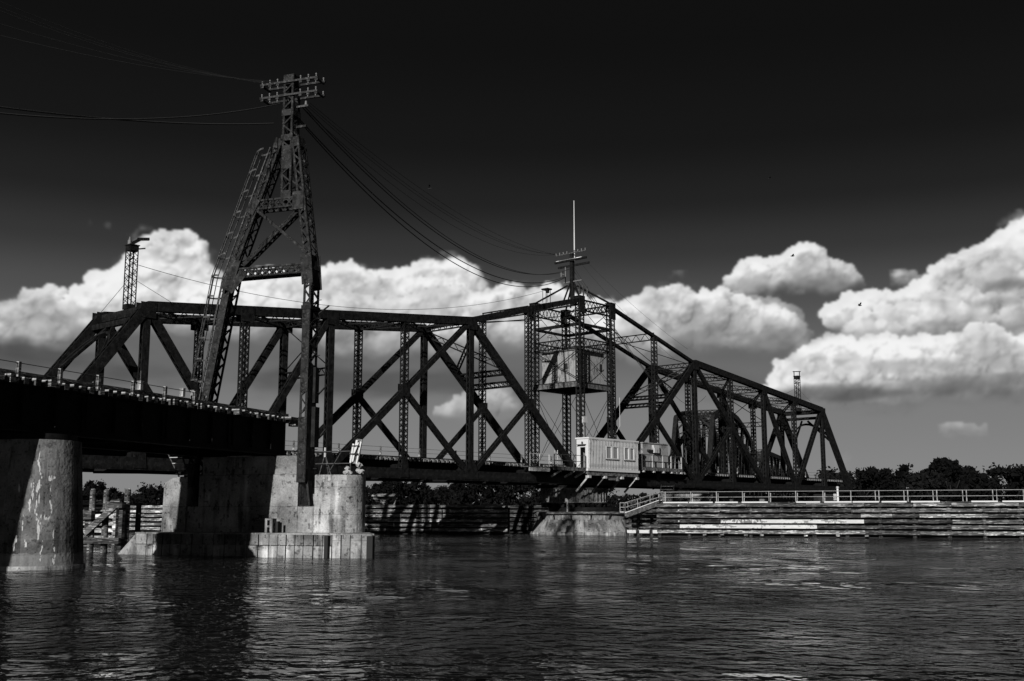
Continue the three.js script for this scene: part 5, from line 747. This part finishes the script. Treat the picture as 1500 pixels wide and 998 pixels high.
// ------------------------------------------------------------------ fixed truss spans beyond the swing span (frame T)
{
  function fixedSpan(label, x0, n, pl, hs, W2, lace) {
    const t = thing('T', 'fixed_span', label, 'bridge', [x0 + n * pl / 2, 5, 0]), y0 = 5.0, b = (i, z) => V(x0 + i * pl, y0, z), u = (i, z) => V(x0 + i * pl, y0 + hs[i], z);
    for (const z of [W2, -W2]) {
      part('bottom_chord', bar(b(0, z), b(n, z), 0.4, 0.6), M.steel, t);
      part('end_post', bar(b(0, z), u(1, z), 0.6, 0.8), M.steel, t); part('end_post', bar(b(n, z), u(n - 1, z), 0.5, 0.6), M.steel, t);
      for (let i = 1; i < n; i++) { if (i < n - 1) part('top_chord', bar(u(i, z), u(i + 1, z), 0.6, 0.85), M.steel, t); member(t, 'vertical_post', b(i, z), u(i, z), 0.36, 0.42, 'open', { pitch: 0.7, ang: 0.13, lw: 0.08 }); if (i < n / 2 - 0.1 && i + 1 < n) part('diagonal', bar(u(i, z), b(i + 1, z), 0.4, 0.5), M.steel, t); if (i > n / 2 + 0.1) part('diagonal', bar(u(i, z), b(i - 1, z), 0.4, 0.5), M.steel, t); }
    }
    for (let i = 1; i < n; i++) { lattice(t, 'cross_strut', u(i, -W2), u(i, W2), 0.7, V(0, 1, 0), { pitch: 0.7, double: true, lw: 0.08 }); lattice(t, 'sway_strut', u(i, -W2).add(V(0, -2.6, 0)), u(i, W2).add(V(0, -2.6, 0)), 0.5, V(0, 1, 0), { pitch: 0.6, lw: 0.08 }); for (const f of [-1, 1]) part('sway_brace', bar(u(i, f * W2).add(V(0, -2.5, 0)), u(i, -f * W2).add(V(f * 0.1, -0.4, 0)), 0.1, 0.12), M.lace, t); if (i < n - 1) part('lateral_brace', bar(u(i, -W2), u(i + 1, W2), 0.14, 0.14, V(0, 1, 0)), M.lace, t); }
    for (const z of [-W2, W2]) part('corner_knee', bar(u(1, z).add(V(0, -1.8, 0)), u(1, z * 0.45).add(V(0, -0.4, 0)), 0.2, 0.25, V(1, 0, 0)), M.steel, t);
    for (const z of [-0.95, 0.95]) part('stringer', box(x0, x0 + n * pl, 5.1, 6.0, z - 0.03, z + 0.03), M.girder, t); for (let i = 0; i <= n; i++) part('floor_beam', box(x0 + i * pl - 0.1, x0 + i * pl + 0.1, 4.8, 5.6, -W2, W2), M.girder, t);
    const ties = []; for (let x = x0; x < x0 + n * pl; x += 0.6) ties.push(box(x - 0.13, x + 0.13, 6.01, 6.25, -1.8, 1.8)); stuffPart('ties', ties, M.tie, t);
    return t;
  }
  fixedSpan('dark curved-top fixed truss span end-on behind the right arm', 57, 9, 6, [0, 11.2, 12.4, 13.1, 13.2, 12.9, 12.1, 11.0, 9.2, 0], 2.8);
  fixedSpan('farther flat-topped fixed truss span beyond the curved-top one', 114, 9, 6.4, [0, 9.2, 9.2, 9.2, 9.2, 9.2, 9.2, 9.2, 9.2, 0], 2.8);
  [[56, 'nearer stone pier under the fixed truss spans behind the right arm'], [112.5, 'middle stone pier under the fixed truss spans'], [174, 'farthest stone pier under the fixed truss spans']].forEach(([x, l]) => { const p = thing('T', 'far_pier', l, 'pier', [x, 0, 0]); part('shaft', [box(x - 1.2, x + 1.2, -1, 4.1, -3.6, 3.6)], M.concrete, p); part('coping', box(x - 1.4, x + 1.4, 4.1, 4.7, -3.9, 3.9), M.concrete, p); });
  const st = thing('T', 'pier_stair', 'dark steel stair with pale treads under the right arm behind the gangway', 'stair', [4, 2, 8]); for (let i = 0; i < 9; i++) part('tread', box(3.0, 3.9, 2.1 + i * 0.3, 2.14 + i * 0.3, 7.4 + i * 0.05, 8.6 + i * 0.05), M.galv, st); for (const z of [7.35, 8.6]) part('stringer', bar(V(3.4, 2, z), V(3.4, 4.7, z + 0.45), 0.06, 0.2), M.steel, st);
}

// ------------------------------------------------------------------ overhead wires
{
  // sag in metres at mid-span; points run from a to b and on to t1
  const wire = (label, group, frame, a, b, sag, rad, mat, t1 = 1) => { const n = Math.round(26 * t1), pts = []; for (let i = 0; i <= n; i++) { const t = i / n * t1, p = a.clone().lerp(b, t); if (t > 1) p.copy(a).addScaledVector(b.clone().sub(a), t); p.y -= 4 * sag * t * (1 - t); pts.push(p); } const o = thing(null, 'overhead_wire', label, 'wire', a.toArray(), group); part('strand', new THREE.TubeGeometry(new THREE.CatmullRomCurve3(pts), n * 2, rad, 5), mat, o); };
  const T = (x, y, z) => W('T', x, y, z), S = (x, y, z) => W('S', x, y, z);
  // from the pylon's crossarms back over the approach, out of the picture on the left
  const back = (label, Z, [q2, q1, q0], rad, mat) => { const pts = []; for (let k = 0; k <= 40; k++) { const u = -36 * k / 40; pts.push(T(-57 + u, q2 * u * u + q1 * u + q0, Z)); } const o = thing(null, 'overhead_wire', label, 'wire', pts[0].toArray()); part('strand', new THREE.TubeGeometry(new THREE.CatmullRomCurve3(pts), 80, rad, 5), mat, o); };
  back('uppermost faint wire running left from the pylon crossarm', 1.0, [0.00574, 0.29655, 23.353], 0.010, M.paleWire);
  back('second faint wire from the top of the fan running left from the pylon', 1.2, [0.00525, 0.30277, 23.275], 0.010, M.paleWire);
  back('middle faint wire of the fan running left from the pylon', 1.45, [0.00561, 0.32289, 23.273], 0.010, M.paleWire);
  back('fourth faint wire of the fan running left from the pylon', 1.7, [0.0044, 0.33541, 23.267], 0.010, M.paleWire);
  back('lowest faint wire of the fan running left from the pylon crossarm', 1.9, [0.00369, 0.35213, 23.277], 0.010, M.paleWire);
  back('thick pale twisted cable sagging left from the pylon side arm', 2.1, [0.00611, 0.4894, 22.095], 0.030, M.twist);
  back('thick dark cable sagging left from below the pylon side arm', 1.75, [0.00336, 0.36717, 21.104], 0.034, M.wire);
  // from the pylon to the mast on the bridge tower
  [[-1.9, 27.62, 3.4, 22.2, 1.4, 'uppermost fine wire from pylon to the mast crossarm'], [-1.9, 27.62, 3.3, 22.15, 1.75, 'second fine wire below the uppermost, from pylon to the mast crossarm'], [-1.5, 27.62, 3.2, 22.1, 2.0, 'third fine wire of the high set between pylon and mast crossarm'], [-1.9, 27.62, 3.0, 22.0, 2.3, 'lowest of the high fine wires between pylon and mast crossarm']].forEach(([z, y, z0, y0, s, l]) => wire(l, null, 'T', T(-56.3, y0, z0), S(-0.22, y, z), s, 0.013, M.wire));
  [['uppermost of the thick sagging cables from pylon to tower mast', 22.15, 3.0, 25.7, -0.9, 3.0, 0.024], ['second of the thick sagging cables from pylon to tower mast, ending at the pole', 22.1, 2.9, 25.9, -0.2, 3.4, 0.03], ['third thick sagging cable, ending at the small white antenna', 21.4, 2.85, 25.2, -0.8, 3.4, 0.034], ['lowest thick sagging cable between the pylon and the tower', 21.35, 2.8, 25.1, -0.85, 3.75, 0.032]].forEach(([l, y0, z0, y1, z1, s, r]) => wire(l, null, 'T', T(-56.3, y0, z0), S(-0.1, y1, z1), s, r, M.wire));
  wire('thin wire dipping from the left lamp mast to the lamp stand on the tower', null, 'S', S(-46.9, 18.3, 0.1), S(-2.8, 23.4, -1.6), 2.4, 0.018, M.wire);
  // from the tower mast down over the right arm
  [[-0.2, 26.1, 7.5, 18.9, 1.2, 'uppermost of the wires dropping from the tower mast to the right arm'], [0.2, 25.9, 12, 16.6, 0.5, 'second of the wires dropping from the tower mast to the right arm'], [0.2, 25.0, 16.5, 14.6, -0.4, 'third of the wires dropping from the tower mast to the right arm'], [0.3, 24.8, 18, 13.2, 0.2, 'longest of the wires dropping from the tower mast to the right arm']].forEach(([z, y, x1, y1, z1, l]) => wire(l, null, 'S', S(0.2, y, z), S(x1, y1, z1), 0.25, 0.022, M.wire));
  wire('faint wire slanting right from the end of the tower crossarm', null, 'S', S(0, 26.3, 1.9), S(17, 19.5, 2.4), 0.4, 0.012, M.wire); wire('second faint wire slanting right below the tower crossarm', null, 'S', S(0, 26.2, 1.2), S(17, 18.2, 1.2), 0.6, 0.012, M.wire);
  wire('slack loop of cable hanging under the right arm top chord', null, 'S', S(18.5, 15.6, -1), S(26, 15.4, -1), 1.4, 0.02, M.wire);
}

// ------------------------------------------------------------------ trees and the house on the far bank
{
  const leafG = new THREE.BufferGeometry();
  function tree(x, z, h, w, seed, label, dense = 1, kind = 0) {
    const r = rng(seed), t = thing(null, 'shore_tree', label, 'tree', [x, 1.2, z]), th = h * 0.32, gs = [cyl(x, 0.6, 1.2 + th, z, 0.035 * h, 0.022 * h, 8)], tips = [];
    for (let i = 0; i < 7; i++) { const a = r() * 6.283, e = 0.5 + r() * 0.7, l = h * (0.3 + 0.25 * r()), s = V(x, 1.2 + th * (0.7 + 0.3 * r()), z), q = s.clone().add(V(Math.cos(a) * l * Math.cos(e) * w / h * 1.2, l * Math.sin(e), Math.sin(a) * l * Math.cos(e))); gs.push(rod(s, q, 0.012 * h, 5)); tips.push(q); }
    part('trunk', gs, M.bark, t);
    const pos = [], clumps = []; const n = Math.round(40 * dense);
    for (let i = 0; i < n; i++) { const a = r() * 6.283, v = Math.pow(r(), 0.8), rad = w / 2 * Math.sqrt(r()) * (0.45 + 0.75 * Math.sin(Math.PI * (0.12 + 0.80 * v))); clumps.push([x + Math.cos(a) * rad, 1.2 + h * (0.16 + 0.80 * v), z + Math.sin(a) * rad * 0.8, w * (0.11 + 0.11 * r())]); }
    for (const [cx, cy, cz, cr] of clumps) for (let k = 0; k < 64; k++) {
      const u = r() * 2 - 1, a = r() * 6.283, q = Math.sqrt(1 - u * u), inner = k % 3 === 0, d = cr * (inner ? 0.55 * r() : 0.5 + 0.62 * r()), px = cx + q * Math.cos(a) * d, py = cy + u * d * 0.8, pz = cz + q * Math.sin(a) * d, s = h * (inner ? 0.085 : 0.034) * (0.6 + 0.9 * r());
      const n1 = V(r() - 0.5, r() - 0.5, r() - 0.5).normalize(), n2 = V(r() - 0.5, r() - 0.5, r() - 0.5).cross(n1).normalize();
      const A = [px + n1.x * s, py + n1.y * s, pz + n1.z * s], B = [px + n2.x * s * 0.6, py + n2.y * s * 0.6, pz + n2.z * s * 0.6], C = [px - n1.x * s, py - n1.y * s, pz - n1.z * s], D = [px - n2.x * s * 0.6, py - n2.y * s * 0.6, pz - n2.z * s * 0.6]; pos.push(...A, ...B, ...C, ...A, ...C, ...D);
    }
    const g = new THREE.BufferGeometry(); g.setAttribute('position', new THREE.Float32BufferAttribute(pos, 3)); g.setAttribute('uv', new THREE.Float32BufferAttribute(new Float32Array(pos.length / 3 * 2), 2)); g.computeVertexNormals();
    part('crown', g, kind ? M.leaf2 : M.leaf, t);
  }
  const TR = [[76, -262, 10.5, 11, 'shore tree just behind the sloping right end post of the span'], [83, -266, 10.8, 12, 'shore tree right of the span end above the third railing bay'], [91, -268, 12.3, 12, 'broad shore tree in the middle of the right-hand row'], [98, -264, 11.0, 12, 'shore tree under the tallest crown of the right-hand row'], [103.5, -262, 13.4, 9, 'tallest shore tree of the right-hand row, with a spiky top'], [107, -266, 11.6, 11, 'shore tree on the right shoulder of the tallest crown'], [111, -268, 10.0, 8, 'low shore tree before the gap in the right-hand row'], [118, -262, 11.8, 13, 'round separate shore tree near the right edge'], [125, -260, 6.6, 10, 'low bush-like tree sloping down right of the round tree'], [134, -262, 8.2, 12, 'shore tree cut by the right edge of the picture'],
    [-30, -300, 11.2, 14, 'round taller tree seen under the left arm beside the tower pier'], [-38, -310, 8.0, 12, 'low tree just right of the round concrete block'], [-20, -305, 7.6, 12, 'low tree in the dip of the tree line under the left arm'], [-13, -302, 9.0, 12, 'tree left of the ragged tall one under the left arm'], [-5, -298, 10.6, 10, 'ragged loose-leaved tree under the left arm near the pivot pier', 0.55], [3, -300, 10.0, 12, 'tree just left of the pivot pier under the span'], [12, -304, 8.8, 12, 'dark tree straight behind the pivot pier'], [-117, -312, 9.6, 9, 'small round tree above the leftmost timber pile'], [-108, -318, 6.6, 14, 'low tree between the timber piles'], [-100, -312, 8.2, 13, 'tree behind the gap beside the hanging ladder', 0.8], [-92, -312, 8.4, 10, 'tree half hidden by the broken left pier block', 0.8], [66, -268, 9.4, 12, 'dark tree seen through the right end of the span'], [56, -272, 9.2, 12, 'dark tree behind the middle of the right arm'], [44, -280, 9, 13, 'dark tree low behind the fixed truss spans'], [-46, -312, 7.2, 12, 'low tree hidden partly by the round concrete block'], [-56, -316, 8, 14, 'tree behind the tower pier wall'], [-124, -314, 7, 12, 'low tree left of the round one above the piles'], [22, -300, 8, 13, 'low tree between pivot pier and gangway']];
  TR.forEach(([x, z, h, w, l, d = 1], i) => tree(x, z, h, w, 900 + i * 13, l, d, i % 3 === 0));
  // lower undergrowth along the waterline reads as one mass
  const pos = [], r = rng(77); for (let i = 0; i < 30000; i++) { const x = -170 + 330 * r(), tall = x > 70 && x < 112 ? 1.45 : 1, z = (x > 45 ? -258 : x > -80 ? -292 : -304) - 22 * r(), y = 0.3 + 5.8 * tall * Math.pow(r(), 0.8) * (0.6 + 0.7 * vnoise(x * 0.09, 3, 5)), s = 0.35 + 0.6 * r(); const a = V(r() - 0.5, r() - 0.5, r() - 0.5).normalize().multiplyScalar(s), b = V(r() - 0.5, r() - 0.5, r() - 0.5).normalize().multiplyScalar(s); pos.push(x + a.x, y + a.y, z + a.z, x + b.x, y + b.y, z + b.z, x - a.x, y - a.y, z - a.z); }
  const g = new THREE.BufferGeometry(); g.setAttribute('position', new THREE.Float32BufferAttribute(pos, 3)); g.setAttribute('uv', new THREE.Float32BufferAttribute(new Float32Array(pos.length / 3 * 2), 2)); g.computeVertexNormals();
  const u = new THREE.Mesh(g, M.leaf); u.name = 'undergrowth'; u.userData = { label: 'dark undergrowth along the far bank below the trees', category: 'undergrowth', kind: 'stuff' }; u.castShadow = u.receiveShadow = true; scene.add(u);
  const hs = thing(null, 'shore_house', 'small house with pale door on the far bank behind the span end', 'house', [72.5, 1.5, -256]);
  part('wall', box(69, 74.8, 1.2, 6.6, -258, -254), M.steel, hs); { const s = new THREE.Shape([[68.4, 6.6], [75.2, 6.6], [71.8, 8.3]].map(([a, b]) => new THREE.Vector2(a, b))); const q = new THREE.ExtrudeGeometry(s, { depth: 5, bevelEnabled: false }); q.translate(0, 0, -258.5); part('roof', q, M.steel, hs); } part('door', box(73.5, 74.2, 5.0, 6.5, -253.99, -253.9), M.cream, hs); part('window', box(70.0, 71.2, 4.8, 5.9, -253.99, -253.92), M.dark, hs);
}

// ------------------------------------------------------------------ birds
{
  const dirAt = (az, el, d) => V(Math.sin(az) * Math.cos(el) * d, EYE + Math.sin(el) * d, -Math.cos(az) * Math.cos(el) * d);
  [[1173, 387, 170, 0.9, 'small dark bird in flight before the top of the right cloud'], [1271, 462, 150, 0.75, 'dark bird with raised wings before the far right cloud'], [1143, 275, 200, 0.8, 'tiny bird high in the dark sky right of the tower'], [624, 278, 160, 0.9, 'tiny bird in the dark sky under the wires']].forEach(([x, y, d, s, l], i) => {
    const a = Math.atan((x - 750) / 1611.7) * 0.995, e = THREE.MathUtils.degToRad(8.968) + Math.atan((499 - y) / 1611.7), p = dirAt(a, e, d), b = thing(null, 'bird', l, 'bird', p.toArray());
    const body = new THREE.SphereGeometry(0.12 * s, 10, 8); body.scale(2.6, 0.9, 1); const bp = body.attributes.position; for (let k = 0; k < bp.count; k++) { const q = bp.getX(k) / (0.31 * s); bp.setY(k, bp.getY(k) * (1 - 0.4 * Math.max(0, -q))); bp.setZ(k, bp.getZ(k) * (1 - 0.5 * Math.max(0, -q))); } body.translate(...p.toArray());
    const head = new THREE.SphereGeometry(0.085 * s, 8, 6); head.translate(p.x + 0.3 * s, p.y + 0.04 * s, p.z);
    const wing = (k) => { const q = new THREE.BufferGeometry(), R = [[0.14, 0.03, 0.06], [0.22, 0.26, 0.45], [0.02, 0.36, 0.85], [-0.1, 0.22, 0.45], [-0.12, 0.02, 0.06]].map(([u, v, w]) => [p.x + u * s, p.y + v * s * (i % 2 ? 1.3 : 0.6), p.z + k * w * s]); const t = [[0, 1, 4], [1, 3, 4], [1, 2, 3]].flatMap((f) => f.flatMap((n) => R[n])); q.setAttribute('position', new THREE.Float32BufferAttribute(t, 3)); q.setAttribute('uv', new THREE.Float32BufferAttribute(new Float32Array(t.length / 3 * 2), 2)); q.computeVertexNormals(); return q; };
    part('body', [body, head], M.dark, b); part('wing', wing(1), M.dark, b); part('wing', wing(-1), M.dark, b);
  });
}

renderer.render(scene, camera);
